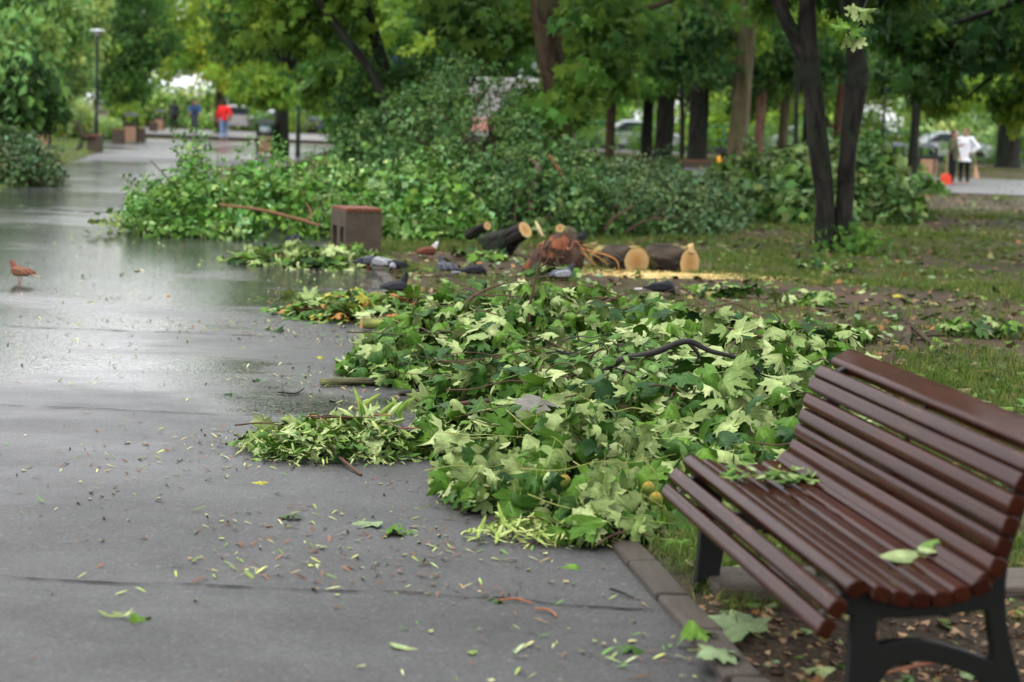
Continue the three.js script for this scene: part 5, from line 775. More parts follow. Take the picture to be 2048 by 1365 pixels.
// upright boughs of the fallen crown, thin enough to show the lorry through the gaps
tree('upright_bough', 'airy upright boughs at the top of the fallen crown, left of the leaning brown tree', { trunk: [A4([-1.205, -0.16, -36], 0.07), A4([-1.33, 0.914, -36], 0.06), A4([-1.539, 1.798, -36], 0.045), A4([-1.475, 2.6, -36], 0.025)], limbs: [[A4([-1.354, 1.092, -36], 0.04), A4([-0.733, 1.828, -36], 0.03), A4([-0.311, 2.554, -36], 0.012)], [A4([-1.432, 1.267, -36], 0.04), A4([-2.168, 1.864, -36], 0.03), A4([-2.716, 2.2, -36], 0.012)]],
  lobes: [lobe([-2.526, 1.851, -36], 0.7, 0.45, 0.8, 120), lobe([-2.278, 2.526, -36], 0.6, 0.3, 0.7, 110), lobe([-0.073, 1.177, -33], 0.6, 0.4, 0.7, 110), lobe([-2.027, 1.177, -34], 0.9, 0.4, 0.8, 150), lobe([-1.642, 2.239, -36], 0.6, 0.35, 0.8, 100), lobe([-0.301, 2.288, -36], 0.6, 0.5, 0.8, 100), lobe([0.164, 1.681, -35], 0.45, 0.5, 0.7, 80), lobe([-1.662, 1.527, -35], 0.8, 0.4, 0.8, 120), lobe([-3.051, 1.386, -36], 0.4, 0.5, 0.7, 70), lobe([-1.086, 2.673, -38], 0.5, 0.25, 0.7, 50), lobe([1.147, 1.897, -36], 0.35, 0.6, 0.6, 60)], geo: CL.bush, cols: [...GREENS.mid, ...GREENS.dark], m: barkDark, sd: 91, s: 1.0 });
// layered light foliage across the top of the view
[[1330, 70, 50, 'light-leaved young tree filling the top of the view between the broken and the pale trunk', 'mid', 701], [650, 20, 54, 'light-leaved tree right of the avenue, high above the left end of the fallen crown', 'lime', 702], [1560, 60, 56, 'thin bright tree seen left of the forked tree\u2019s left stem', 'mid', 703], [1800, 90, 58, 'airy bright tree between the forked tree and the overhanging crown', 'lime', 704], [860, 40, 52, 'fine-leaved light tree high above the middle of the fallen crown', 'lime', 705]].forEach(([px, py, d, label, col, sd]) => { seed(sd); const X = (px - 1024) / 3990 * d, Y = 1.6 + (228 + 0.037 * (px - 1024) - py) / 3990 * d, L = []; for (let i = 0; i < 9; i++) L.push([X + R(-1.5, 1.5), Y + R(-0.5, 1.3), -d + R(-1, 1), R(0.7, 1.2), R(0.22, 0.4), R(0.6, 1), 85]); tree('slender_tree', label, { trunk: [[X + 0.3, -0.05, -d - 0.6, 0.08], [X + 0.25, 1.5, -d - 0.5, 0.065], [X + 0.1, Y, -d - 0.3, 0.045], [X, Y + 2.5, -d, 0.02]], limbs: [[[X + 0.15, Y - 0.3, -d - 0.35, 0.03], [X + 0.8, Y + 0.2, -d, 0.02], [X + 1.4, Y + 0.4, -d + 0.2, 0.008]], [[X + 0.12, Y - 0.1, -d - 0.3, 0.03], [X - 0.7, Y + 0.3, -d, 0.02], [X - 1.3, Y + 0.5, -d, 0.008]]], lobes: L, geo: CL.bush, cols: GREENS[col].concat(GREENS.lime), m: barkDark, sd, s: 1.15, radial: 8 }); });
// trees outside the frame that shade the bench and the lawn
[[4.6, -1.5, 5], [6.6, -9.5, 5.2], [-1.8, 7, 5.5], [9.8, -18, 5.5], [1.8, 4.6, 5.8], [-9.8, -13, 5.2], [-8.6, -2.5, 5.2]].forEach(([x, z, y], i) => bigTree('shade_tree', ['tall tree beyond the near end of the bench', 'tall tree on the lawn right of the heap', 'tall tree behind the viewer on the path side', 'tall tree right of the forked tree', 'tall tree behind the viewer on the lawn side', 'tall tree left of the path across from the heap', 'tall tree left of the path across from the bench'][i] + ', outside the view', x, z, 11, 0.24, [[x, y + 1, z, 3.2, 1.5, 3.2, 520], [x + 1.4, y + 2.6, z - 0.6, 2.6, 1.3, 2.6, 320], [x - 1.2, y + 2.2, z + 1, 2.4, 1.3, 2.6, 320], [x, y + 4.6, z, 2.6, 1.7, 2.6, 380]], GREENS.mid, barkBrown, 640 + i, CL.lobed));
// shrubs
shrub('hedge of green bushes closing the far end of the avenue', [-17.5, 0, -127], [[-22, 1, -128, 3.4, 1.7, 1.2, 300], [-17, 1.2, -128, 3.6, 1.9, 1.2, 340], [-12, 1, -127, 3.4, 1.6, 1.2, 300], [-7, 1.2, -126, 3.4, 1.8, 1.2, 300]].map((l) => l), GREENS.mid.concat(GREENS.pale), 409, 'hedge', CL.farBig);
shrub('loose bushes in front of the pale car at the far end of the avenue', [-16.6, 0, -117], [[-18, 0.5, -117, 1.2, 0.9, 0.6, 90], [-15.2, 0.5, -117, 0.9, 0.8, 0.6, 70], [-13.2, 0.6, -116, 1.1, 0.9, 0.6, 80]], GREENS.lime.concat(GREENS.mid), 415, 'shrub', CL.bush);
shrub('row of green bushes along the street behind the tree trunks', [10, 0, -112], [[-1, 1, -111, 3.4, 1.5, 1, 300], [5, 1.2, -112, 3.6, 1.9, 1.2, 300], [11, 1.2, -113, 3.6, 2, 1.2, 320], [17, 1.1, -112, 3.4, 1.9, 1.2, 300], [23, 1.2, -113, 3.4, 2, 1.2, 300], [29, 1.2, -112, 3.4, 1.9, 1.2, 300], [35, 1.2, -112, 3.4, 1.8, 1.2, 300]], GREENS.cool.concat(GREENS.lime), 411, 'hedge', CL.farBig);
shrub('broken row of bushes in front of the parked cars, behind the tree trunks', [12, 0, -96], [[3.5, 0.5, -96, 1.4, 1.1, 0.8, 110], [6, 0.5, -96, 1, 1.2, 0.8, 100], [13.4, 0.8, -96, 1, 1.2, 0.8, 100], [21.4, 0.6, -96, 1, 1.2, 0.8, 100], [8.2, 0.6, -96, 1.3, 1.0, 0.8, 100], [11.8, 0.5, -96.5, 1.5, 1.1, 0.8, 110], [15.6, 0.7, -96, 1.2, 1.1, 0.8, 100], [19.3, 0.6, -96, 1.3, 0.9, 0.8, 100], [23.4, 0.8, -96, 1.4, 1.0, 0.8, 110], [21, 0.9, -95, 1.1, 1.1, 0.8, 100], [27.4, 0.5, -96, 1.5, 1, 0.8, 90]], GREENS.mid.concat(GREENS.cool), 413, 'hedge', CL.bush);
function shrub(label, p, lobes, cols, sd, name = 'shrub', geo = CL.bush) { seed(sd); const o = thing(name, label, 'shrub', [p[0], 0, p[2]]); const hh = Math.max(...lobes.map((l) => l[1])); for (let i = 0; i < 4; i++) part('stem', tube([[R(-0.1, 0.1), 0, R(-0.1, 0.1), 0.012], [R(-0.2, 0.2), hh * 0.5, R(-0.2, 0.2), 0.009], [R(-0.35, 0.35), hh * 0.9, R(-0.3, 0.3), 0.005]], 5, 4), twigDark, o); crown(o, lobes.map((l) => [l[0] - p[0], l[1], l[2] - p[2], ...l.slice(3)]), geo, cols, geo === CL.bush ? 1.2 : 1, 'foliage', 0.9); return o; }
shrub('bright yellow-green shrub behind the left park bench', [-18.281, 0, -80.628], [lobe([-17.694, 0.826, -78], 1, 0.75, 0.8, 300), lobe([-18.272, 0.282, -78], 0.8, 0.4, 0.7, 150), lobe([-17.227, 0.45, -79], 0.6, 0.5, 0.7, 150)], GREENS.pale.concat(GREENS.yellow), 401);
shrub('low whitish-green shrub right of the tall left lamp post', [-17.065, 0, -82.735], [lobe([-16.919, 0.442, -82], 0.55, 0.4, 0.6, 160), lobe([-16.751, 0.297, -83], 0.35, 0.3, 0.5, 70)], GREENS.pale, 403);
shrub('round trimmed green shrub beside the brown trunk left of the avenue', [-18.492, 0, -94.199], [lobe([-18.465, 0.842, -94], 0.7, 0.75, 0.7, 320)], GREENS.lime.concat(GREENS.mid), 405);
shrub('leafy undergrowth sprouting at the foot of the forked tree', [4.071, -0.039, -24.6], [lobe([4.28, 0.093, -24.6], 0.3, 0.14, 0.3, 14), lobe([3.698, -0.003, -24.6], 0.3, 0.1, 0.3, 10)], GREENS.mid, 407, 'undergrowth');

// ---------------------------------------------------------------- the fallen crown and other brush
function brush(label, mounds, { cols, n, sd, geo = CL.brush, sticks = 12, stickMat = twigBrown, extra = [], s = 1, shoots = 10 }) {
  seed(sd); const c = mounds[0], o = thing('brush_pile', label, 'fallen branches', [c[0], 0, c[1]]), ms = [], cs = [];
  const tot = mounds.reduce((a, m) => a + m[2] * m[3] * (0.4 + m[4]), 0);
  for (const [cx, cz, rx, rz, h] of mounds) {
    const k = n * rx * rz * (0.4 + h) / tot;
    for (let i = 0; i < k; i++) {
      const a = R(0, 6.28), q = Math.sqrt(rnd()), x = cx + q * rx * Math.cos(a), z = cz + q * rz * Math.sin(a), top = h * Math.pow(1 - q * q, 0.55) * (0.4 + 1.2 * fbm(x * 1.3, z * 1.3, sd, 3)), y = Math.max(0.08, top * (1 - Math.pow(rnd(), 1.6) * 0.95));
      if (sd === 503 && Math.hypot((x + 0.5) / 0.5, (y - 1.6) / 0.7) < 0.8 + 0.5 * rnd()) continue; const cl = vnoise(x * 1.3, y * 1.8 + z * 0.9, sd + 4) * 0.65 + 0.35 * vnoise(x * 3.4, y * 3.4 + z * 2.6, sd + 8); if (cl < 0.44) continue;
      ms.push(mat4(x - c[0], y, z - c[1], R(-1.3, 1.3), R(0, 6.28), R(-1.3, 1.3), s * R(0.7, 1.35))); cs.push(tint(pick(cols), 0.4, 0.2));
    }
    for (let i = 0; i < sticks; i++) { const a = R(0, 6.28), q = R(0.1, 0.8), x = cx + q * rx * Math.cos(a) - c[0], z = cz + q * rz * Math.sin(a) - c[1], H = h * Math.sqrt(1 - q * q), b = R(0, 6.28), l = R(0.3, 0.8) * (0.6 + h * 0.5), r = R(0.008, 0.026); part('branch', tube([[x, H * 0.3, z, r], [x + l * 0.4 * Math.cos(b), H * R(0.55, 0.9), z + l * 0.4 * Math.sin(b), r * 0.7], [x + l * Math.cos(b), H * R(0.8, 1.12), z + l * Math.sin(b), r * 0.3]], 6, 5, 0.15, true, i), pick([stickMat, twigDark, twigBrown]), o); }
    // shoots with leaves that stand out from the mass
    for (let i = 0; i < shoots; i++) { const a = R(0, 6.28), q = R(0.2, 0.95), x = cx + q * rx * Math.cos(a), z = cz + q * rz * Math.sin(a), H = h * Math.pow(1 - q * q, 0.55), l = R(0.2, 0.5), lx = R(-0.25, 0.25); for (let k = 0; k < 4; k++) { ms.push(mat4(x + lx * k / 3 - c[0], H + l * k / 3, z - c[1], R(-0.8, 0.8), R(0, 6.28), R(-0.8, 0.8), s * R(0.45, 0.7))); cs.push(tint(pick(cols), 0.3, 0.2)); } }
  }
  stuff('foliage', geo, brushMat, ms, cs, o);
  extra.forEach(([pts, m]) => part('branch', tube(pts.map((p) => [p[0] - c[0], p[1], p[2] - c[1], p[3]]), 8, 7, 0.12, true, sd), m, o));
  return o;
}
const twigMuted = M({ color: C(0.19, 0.095, 0.05), roughness: 0.7 }), brushMat = MP({ roughness: 0.6, specularIntensity: 0.3, side: THREE.DoubleSide }), brushCols = [[0.1, 0.23, 0.035], [0.07, 0.17, 0.03], [0.14, 0.28, 0.05], [0.24, 0.37, 0.13]];
brush('leafy branches sprawling left over the asphalt in front of the big fallen crown', [[-2.9, -25.6, 1.5, 2.2, 0.72], [-4.0, -25.4, 0.8, 1.6, 0.55], [-1.2, -25.6, 0.9, 1.6, 0.7], [-4.5, -23.8, 0.4, 0.5, 0.2], [-4.3, -26.4, 0.3, 0.3, 0.85], [-3.2, -27.2, 0.4, 0.5, 0.8]], { cols: brushCols, n: 4300, sd: 501, sticks: 4, extra: [[[A4([-3.479, 0.415, -23.4], 0.016), A4([-2.971, 0.39, -23.1], 0.018), A4([-2.483, 0.303, -22.9], 0.02), A4([-2.242, 0.248, -22.8], 0.016)], twigMuted], [[A4([-2.414, 0.294, -22.9], 0.012), A4([-2.369, 0.371, -23], 0.01), A4([-2.451, 0.491, -23.2], 0.006)], twigMuted], [[A4([-3.232, 0.44, -24.4], 0.014), A4([-3.403, 0.613, -24.5], 0.008)], twigRed]] });
brush('big dark tangled mound of the fallen crown in the middle distance, higher than a person', [[-0.7, -29, 1.7, 2.4, 1.4], [-0.95, -31, 1.5, 2.4, 2.0], [0.75, -30, 0.9, 2.2, 0.85], [-2.1, -30, 0.9, 2, 1.1], [0.4, -26.6, 1.5, 1.3, 0.7], [-0.8, -33, 1.25, 1.6, 2.05]], { cols: [[0.06, 0.13, 0.03], [0.045, 0.095, 0.026], [0.085, 0.18, 0.04], [0.12, 0.2, 0.07]], n: 8600, sd: 503, sticks: 14, shoots: 26, extra: [[[A4([0.189, 0.311, -26.5], 0.05), A4([0.194, 0.565, -26.8], 0.05), A4([0.259, 0.891, -27.2], 0.045), A4([0.168, 0.985, -27.4], 0.03)], twigBrown], [[A4([0.671, 0.676, -27], 0.022), A4([0.527, 0.906, -27], 0.024), A4([0.405, 1.07, -27], 0.016)], twigRed], [[A4([-1.078, 0.868, -27.5], 0.02), A4([-1.153, 1.071, -27.5], 0.016), A4([-1.057, 1.279, -27.5], 0.01)], twigBrown]] });
brush('lower right flank of the fallen crown behind the logs, grey-green and wide', [[1.7, -30, 1.4, 3.2, 0.72], [2.5, -31.5, 1.0, 2.6, 0.52], [1.2, -27, 0.9, 1.2, 0.5], [3.1, -33, 0.7, 1.8, 0.35]], { cols: [[0.09, 0.16, 0.055], [0.065, 0.13, 0.045], [0.14, 0.21, 0.09]], n: 4300, sd: 505, sticks: 16, shoots: 14 });
brush('brush of broad-leaved branches on the lawn behind the forked tree', [[4.8, -34, 1.1, 2.4, 0.8], [6, -35.5, 1.0, 2.2, 1.1], [4.2, -36, 0.8, 1.8, 0.85], [6.2, -33.5, 0.5, 1, 0.5]], { cols: [[0.1, 0.2, 0.04], [0.08, 0.16, 0.04], [0.17, 0.25, 0.09]], n: 2300, sd: 507, geo: CL.brushBig });
brush('dark fallen leafy branches on the left edge of the asphalt path', [[-10, -36.6, 1.1, 1.8, 0.9], [-9.1, -36.4, 0.75, 1.3, 0.62], [-8.7, -35.9, 0.35, 0.5, 0.25]], { cols: [[0.045, 0.1, 0.03], [0.06, 0.125, 0.035], [0.15, 0.2, 0.1]], n: 2800, sd: 509 });
brush('sparse leafy branches at the near edge of the crossing path by the women', [[9.9, -50, 0.9, 0.7, 0.3], [8.6, -48.5, 0.7, 0.8, 0.45]], { cols: [[0.12, 0.23, 0.05], [0.09, 0.18, 0.04]], n: 220, sd: 511, geo: CL.brushBig, sticks: 3, shoots: 2 });
[[2.6, -17.6, 'small green sprig on the bare soil right of the sawdust'], [1.9, -18, 'flat leafy sprig just below the sawdust strip'], [2.2, -14.6, 'low leafy sprigs on the lawn behind the right end of the heap'], [3.6, -15.4, 'single leafy sprig on the lawn in line with the bench top'], [3.4, -21.6, 'leafy sprig lying between the right log and the forked tree'], [-0.4, -21.6, 'green sprig on the soil left of the root ball'], [0.35, -19.2, 'leafy sprig standing before the root ball\u2019s left side']].forEach(([x, z, label], i) => {
  seed(520 + i); const o = thing('leafy_sprig', label, 'sprig', [x, groundY(x, z), z]), w = i === 2 ? 0.5 : 0.28;
  part('stem', tube([[-w, 0.03, 0.05, 0.006], [0, 0.06, 0, 0.006], [w, 0.05, -0.08, 0.003]], 5, 4), twigBrown, o);
  for (let k = 0; k < (i === 2 ? 60 : 30); k++) { const t = R(-1, 1), a = R(0, 6.28); part('leaf', pick(pick([planeLeaves, planeLeaves, planeUnder])), leafMat, o).applyMatrix4(frame(V(t * w, R(0.02, 0.12), R(-0.15, 0.15)), V(Math.cos(a), R(-0.2, 0.4), Math.sin(a)), V(R(-0.6, 0.6), 1, R(-0.6, 0.6)), R(0.09, 0.17))); }
});

// ---------------------------------------------------------------- street furniture
function lampPost(label, p, h, head) {
  const o = thing('lamp_post', label, 'lamp post', [p[0], 0, p[2]]);
  part('post', tube([[0, 0, 0, 0.075], [0, 0.9, 0, 0.07], [0, 1.1, 0, 0.05], [0, h * 0.6, 0, 0.045], [0, h, 0, 0.04]], 10, 3, 0), postMetal, o);
  part('base_collar', new THREE.CylinderGeometry(0.085, 0.1, 0.14, 12).translate(0, 0.07, 0), postMetal, o);
  if (head) { const l = part('lamp_head', new THREE.LatheGeometry([[0, 0.05], [0.22, 0.02], [0.24, -0.02], [0.12, -0.05], [0.06, -0.16], [0, -0.17]].map((q) => new THREE.Vector2(...q)), 14), M({ color: C(0.6, 0.62, 0.64), roughness: 0.4 }), o); l.position.y = h + 0.05; }
}
lampPost('tall dark lamp post with a pale head, left of the avenue', [-13.268, 0, -62.754], 3.65, true);
lampPost('dark lamp post beside the brown bin with a bag, right of the avenue', [-7.211, 0, -65.267], 6.5, true);
lampPost('dark lamp post between the forked tree and the two women', [11.946, 0.133, -66], 6, true);
lampPost('short dark post in the shade of the left edge tree', [-13.242, 0.295, -52], 2.6, false);

const binFront = M({ map: rep(concreteTex, 2, 2), color: C(2.0, 1.35, 1.0), roughness: 0.75 });
const bin = thing('litter_bin', 'brown litter bin with a white and blue bag in it, right of the avenue', 'litter bin', [...[-8.086, 0, -63.689]], 0.1);
{
  for (const x of [-0.25, 0.25]) for (const z of [-0.19, 0.19]) part('post', bx(0.06, 1.05, 0.06, x, 0.525, z, 0.006), postMetal, bin);
  part('front_panel', bx(0.44, 0.56, 0.035, 0, 0.34, 0.19), binFront, bin); part('back_panel', bx(0.44, 0.56, 0.035, 0, 0.34, -0.19), binFront, bin);
  for (const x of [-0.25, 0.25]) part('side_panel', bx(0.035, 0.56, 0.31, x, 0.34, 0), binFront, bin);
  part('liner', bx(0.42, 0.12, 0.32, 0, 0.66, 0), postMetal, bin);
  const rf = new THREE.CylinderGeometry(0.42, 0.42, 0.5, 16, 1, false, -0.72, 1.44); rf.rotateZ(Math.PI / 2); rf.rotateX(-Math.PI / 2); const s = new THREE.Shape(); s.absarc(0, -0.3, 0.42, Math.PI / 2 - 0.82, Math.PI / 2 + 0.82); const q = new THREE.ExtrudeGeometry(s, { depth: 0.48, bevelEnabled: false, curveSegments: 12 }); q.translate(0, 0, -0.24);
  const roof = part('roof', q, M({ color: C(0.16, 0.17, 0.19), roughness: 0.35 }), bin); roof.position.y = 1.02;
}
copyOf(bin, 'hooded litter bin with an orange-brown panel, left of the avenue beyond the bench', [-14.535, 0, -74.83], 0.15);
copyOf(bin, 'dark hooded litter bin at the left edge behind the fallen branches', [-12.993, -0.077, -54], 0.25).scale.set(1.25, 1.1, 1.2);
copyOf(bin, 'small far litter bin with a pale hood behind the round shrub', [-19.327, 0, -107.451], 0.1);
copyOf(bin, 'hooded litter bin with a tan front panel, just left of the two women', [13.56, 0, -66.357], -0.35);
copyOf(bin, 'shaded litter bin with a narrow tan side, right of the middle lamp post', [12.602, 0, -67.362], 0.75);
{ // the bag on the near bin
  seed(610); const o = thing('plastic_bag', 'white and light blue plastic bag stuffed into the brown bin by the avenue', 'bag', [[-8.086, 0, -63.689][0], 0.74, [-8.086, 0, -63.689][2]]);
  part('bag', blob((x, y, z) => Math.hypot(x / 1.1, (y - 0.1) / 1.0, z) - 0.16 + 0.05 * (fbm(x * 12 + 5, y * 12 + z * 9, 3, 3) - 0.5), [-0.25, -0.1, -0.25], [0.25, 0.32, 0.25], 0.02, (x, y) => (y > 0.14 ? [0.35, 0.62, 0.7] : [0.72, 0.8, 0.84])), vcol, o);
}
copyOf(stool, 'concrete stool with slats beside the left park bench', [-12.79, 0, -60.355], 0.1);
copyOf(stool, 'far concrete stool left of the hooded orange-brown bin', [-14.496, 0, -72.4], 0.1);
copyOf(stool, 'far concrete stool right of the hooded orange-brown bin', [-14.641, 0, -77.256], 0.1);
copyOf(stool, 'farthest concrete stool beside the pale-hooded bin', [-18.581, 0, -101.62], 0.1);
{ // bench at the left of the avenue: seen end-on
  const far = thing('park_bench', 'brown slatted park bench seen end-on at the left side of the avenue', 'bench', [[-13.012, 0, -59.918][0], 0, [-13.012, 0, -59.918][2]], 0.15);
  const pr = [[0.28, 0.43], [0.22, 0.44], [0.16, 0.43], [0.1, 0.42], [0.04, 0.42], [-0.02, 0.43], [-0.08, 0.46], [-0.12, 0.52], [-0.15, 0.59], [-0.18, 0.66], [-0.21, 0.73], [-0.25, 0.8], [-0.31, 0.86]];
  pr.forEach(([x, y], i) => { const o = part('slat', bx(0.05, 0.035, 1.8, 0, 0, 0), slatMat, far), a = pr[Math.max(0, i - 1)], b = pr[Math.min(12, i + 1)]; o.position.set(x, y, -0.9); o.rotation.z = Math.atan2(b[1] - a[1], b[0] - a[0]); });
  for (const z of [-0.15, -1.65]) { part('leg', tube([[0.2, 0.4, z, 0.03], [0.22, 0.2, z, 0.03], [0.24, 0, z, 0.035]], 6, 3, 0), castIron, far); part('leg', tube([[-0.1, 0.42, z, 0.03], [-0.16, 0.2, z, 0.03], [-0.24, 0, z, 0.035]], 6, 3, 0), castIron, far); part('rail', tube([[0.28, 0.39, z, 0.025], [0, 0.38, z, 0.025], [-0.12, 0.46, z, 0.025], [-0.28, 0.84, z, 0.022]], 6, 4, 0), castIron, far); }
  // plain bench on concrete feet, half buried by brush
  const p = [4.147, 0.394, -47], b = thing('low_bench', 'low backless bench with a red-brown top behind the fallen branches and before the broad trunks', 'bench', [p[0], 0, p[2]], 0.04);
  part('beam', bx(0.9, 0.14, 0.36, 0, 0.4, 0), concreteBrown, b); for (const x of [-0.34, 0.36]) part('leg', bx(0.15, 0.33, 0.34, x, 0.165, 0), concreteBrown, b); for (let i = 0; i < 4; i++) part('slat', bx(0.9, 0.03, 0.075, 0, 0.486, -0.135 + i * 0.09), slatBrown, b); b.position.y = 0.18;
}

// ---------------------------------------------------------------- people
const SKIN = [0.42, 0.23, 0.15];
function person(label, p, turn, J, { top, bottom, shoes = [0.3, 0.1, 0.1], hair = [0.015, 0.012, 0.012], h = 1.65, longHair = false, loose = 0.02, topEnd, skirt = 0 }) {
  const k = h / 1.7, o = thing('person', label, 'person', p, turn); o.scale.setScalar(k);
  const c = (a, ra, b, rb) => [...a, ra, ...b, rb];
  const D = { head: [0, 1.56, 0.02], neck: [0, 1.42, 0], chest: [0, 1.25, 0], waist: [0, 1.05, 0], hip: [0, 0.92, 0], shL: [-0.17, 1.37, 0], shR: [0.17, 1.37, 0], elL: [-0.25, 1.1, -0.02], elR: [0.25, 1.1, -0.02], wrL: [-0.27, 0.86, 0.05], wrR: [0.27, 0.86, 0.05], knL: [-0.1, 0.49, 0.02], knR: [0.1, 0.49, 0.02], anL: [-0.1, 0.07, 0], anR: [0.1, 0.07, 0], ...J };
  const hipL = [D.hip[0] - 0.09, D.hip[1], D.hip[2]], hipR = [D.hip[0] + 0.09, D.hip[1], D.hip[2]];
  const torso = (e) => [c(D.chest, 0.13 + e, D.waist, 0.115 + e), c(D.waist, 0.115 + e, D.hip, 0.13 + e), c(D.shL, 0.055 + e, D.shR, 0.055 + e)];
  const arms = (e) => ['L', 'R'].flatMap((s) => [c(D['sh' + s], 0.052 + e, D['el' + s], 0.04 + e), c(D['el' + s], 0.038 + e, D['wr' + s], 0.026 + e)]);
  const legs = (e) => [[hipL, 'L'], [hipR, 'R']].flatMap(([a, s]) => [c(a, 0.085 + e, D['kn' + s], 0.057 + e), c(D['kn' + s], 0.054 + e, D['an' + s], 0.036 + e)]);
  const hd = D.head, head = [c([hd[0], hd[1] + 0.03, hd[2] - 0.01], 0.095, [hd[0], hd[1] - 0.07, hd[2] + 0.03], 0.06), c(D.neck, 0.05, [hd[0], hd[1] - 0.06, hd[2]], 0.048), c([hd[0], hd[1] - 0.005, hd[2] + 0.09], 0.012, [hd[0], hd[1] - 0.03, hd[2] + 0.105], 0.014), c([hd[0] - 0.093, hd[1] - 0.02, hd[2]], 0.018, [hd[0] - 0.093, hd[1] + 0.015, hd[2]], 0.018), c([hd[0] + 0.093, hd[1] - 0.02, hd[2]], 0.018, [hd[0] + 0.093, hd[1] + 0.015, hd[2]], 0.018)];
  const bodyCol = (x, y, z) => (z > hd[2] + 0.07 && Math.abs(y - hd[1] + 0.075) < 0.012 && Math.abs(x - hd[0]) < 0.025 ? [0.35, 0.12, 0.1] : z > hd[2] + 0.06 && Math.abs(y - hd[1] - 0.01) < 0.013 && Math.abs(Math.abs(x - hd[0]) - 0.035) < 0.016 ? [0.05, 0.035, 0.03] : SKIN);
  const feet = (e) => ['L', 'R'].map((s) => c([D['an' + s][0], 0.045, D['an' + s][2] - 0.03], 0.035 + e, [D['an' + s][0], 0.03, D['an' + s][2] + 0.14], 0.027 + e));
  const hands = ['L', 'R'].map((s) => {
    const w = V(...D['wr' + s]), d = w.clone().sub(V(...D['el' + s])).normalize(), sd = d.clone().cross(V(0, 0, 1)); if (sd.length() < 0.2) sd.set(1, 0, 0); sd.normalize(); const n = sd.clone().cross(d);
    const at = (a, b, q = 0) => w.clone().addScaledVector(d, a).addScaledVector(sd, b).addScaledVector(n, q).toArray(), caps = [c(at(0, 0), 0.026, at(0.075, 0), 0.033)];
    [-0.026, -0.009, 0.009, 0.026].forEach((b, i) => { const l = [0.05, 0.066, 0.07, 0.06][i]; caps.push(c(at(0.08, b), 0.0095, at(0.08 + l * 0.55, b * 1.15, 0.006), 0.009), c(at(0.08 + l * 0.55, b * 1.15, 0.006), 0.009, at(0.08 + l, b * 1.15, 0.026), 0.0075)); });
    caps.push(c(at(0.025, 0.026), 0.012, at(0.06, 0.052, 0.012), 0.0105), c(at(0.06, 0.052, 0.012), 0.0105, at(0.09, 0.055, 0.026), 0.0085));
    return blobOf(caps, 0.006, 0.004, () => SKIN);
  });
  part('body', merge([blobOf([...torso(0), ...arms(0), ...legs(0), ...feet(0)], 0.014, 0.03, bodyCol), blobOf(head, 0.009, 0.015, bodyCol), ...hands]), vcol, o);
  const tEnd = topEnd ?? D.hip[1] - 0.08, sk = skirt ? [c(D.hip, 0.14, [D.hip[0], tEnd, D.hip[2]], 0.14 + skirt)] : [];
  part('top', blobOf([...torso(loose), ...arms(loose * 0.8), ...sk], 0.013, 0.03, () => top, (d, x, y, z) => Math.max(d, tEnd - y, ...['L', 'R'].map((s) => 0.05 - Math.hypot(x - D['wr' + s][0], y - D['wr' + s][1], z - D['wr' + s][2])), y - 1.45)), vcolSoft, o);
  part('trousers', blobOf([...legs(0.011), c(D.hip, 0.139, [D.hip[0], D.hip[1] + 0.03, D.hip[2]], 0.135)], 0.012, 0.03, () => bottom, (d, x, y) => Math.max(d, 0.1 - y)), vcolSoft, o);
  feet(0.009).forEach((f) => part('shoe', blobOf([f], 0.01, 0.01, () => shoes, (d, x, y) => Math.max(d, 0.004 - y)), vcol, o));
  const hc = [c([hd[0], hd[1] + 0.045, hd[2] - 0.02], 0.1, [hd[0], hd[1] - 0.02, hd[2] - 0.045], 0.075)]; if (longHair) hc.push(c([hd[0], hd[1], hd[2] - 0.07], 0.06, [hd[0], hd[1] - 0.18, hd[2] - 0.08], 0.04));
  part('hair', blobOf(hc, 0.01, 0.02, () => hair, (d, x, y, z) => Math.max(d, z - hd[2] - 0.045 + (y - hd[1] - 0.09) * 0.3)), vcolSoft, o);
  return o;
}
person('person in a long white top and black leggings with a hand on the hip', [13.22, 0, -59.411], -0.55, { elR: [0.36, 1.13, -0.06], wrR: [0.2, 0.98, 0.03], elL: [-0.24, 1.1, 0.02], wrL: [-0.2, 0.9, 0.14], anL: [-0.08, 0.07, 0.05], anR: [0.12, 0.07, -0.03] }, { top: [0.78, 0.79, 0.82], bottom: [0.012, 0.012, 0.014], shoes: [0.6, 0.3, 0.25], h: 1.68, loose: 0.035, topEnd: 0.7, skirt: 0.06, longHair: true });
person('person in a dark olive top and black leggings facing the person in white', [12.626, 0, -58.373], 1.0, { elL: [-0.24, 1.12, 0.06], wrL: [-0.16, 1.22, 0.24], elR: [0.27, 1.12, 0.02], wrR: [0.27, 0.9, 0.12] }, { top: [0.1, 0.1, 0.06], bottom: [0.014, 0.014, 0.017], shoes: [0.55, 0.14, 0.14], hair: [0.09, 0.05, 0.03], h: 1.6, loose: 0.025, topEnd: 0.78, skirt: 0.02 });
person('person in a red shirt and blue jeans walking along the far avenue', [-12.819, 0, -86.855], Math.PI + 0.15, { knL: [-0.1, 0.5, 0.12], anL: [-0.1, 0.09, 0.02], knR: [0.1, 0.49, -0.04], anR: [0.1, 0.08, -0.2], elL: [-0.27, 1.12, -0.08], wrL: [-0.25, 0.92, 0.08] }, { top: [0.72, 0.03, 0.03], bottom: [0.16, 0.24, 0.4], h: 1.74, loose: 0.03 });
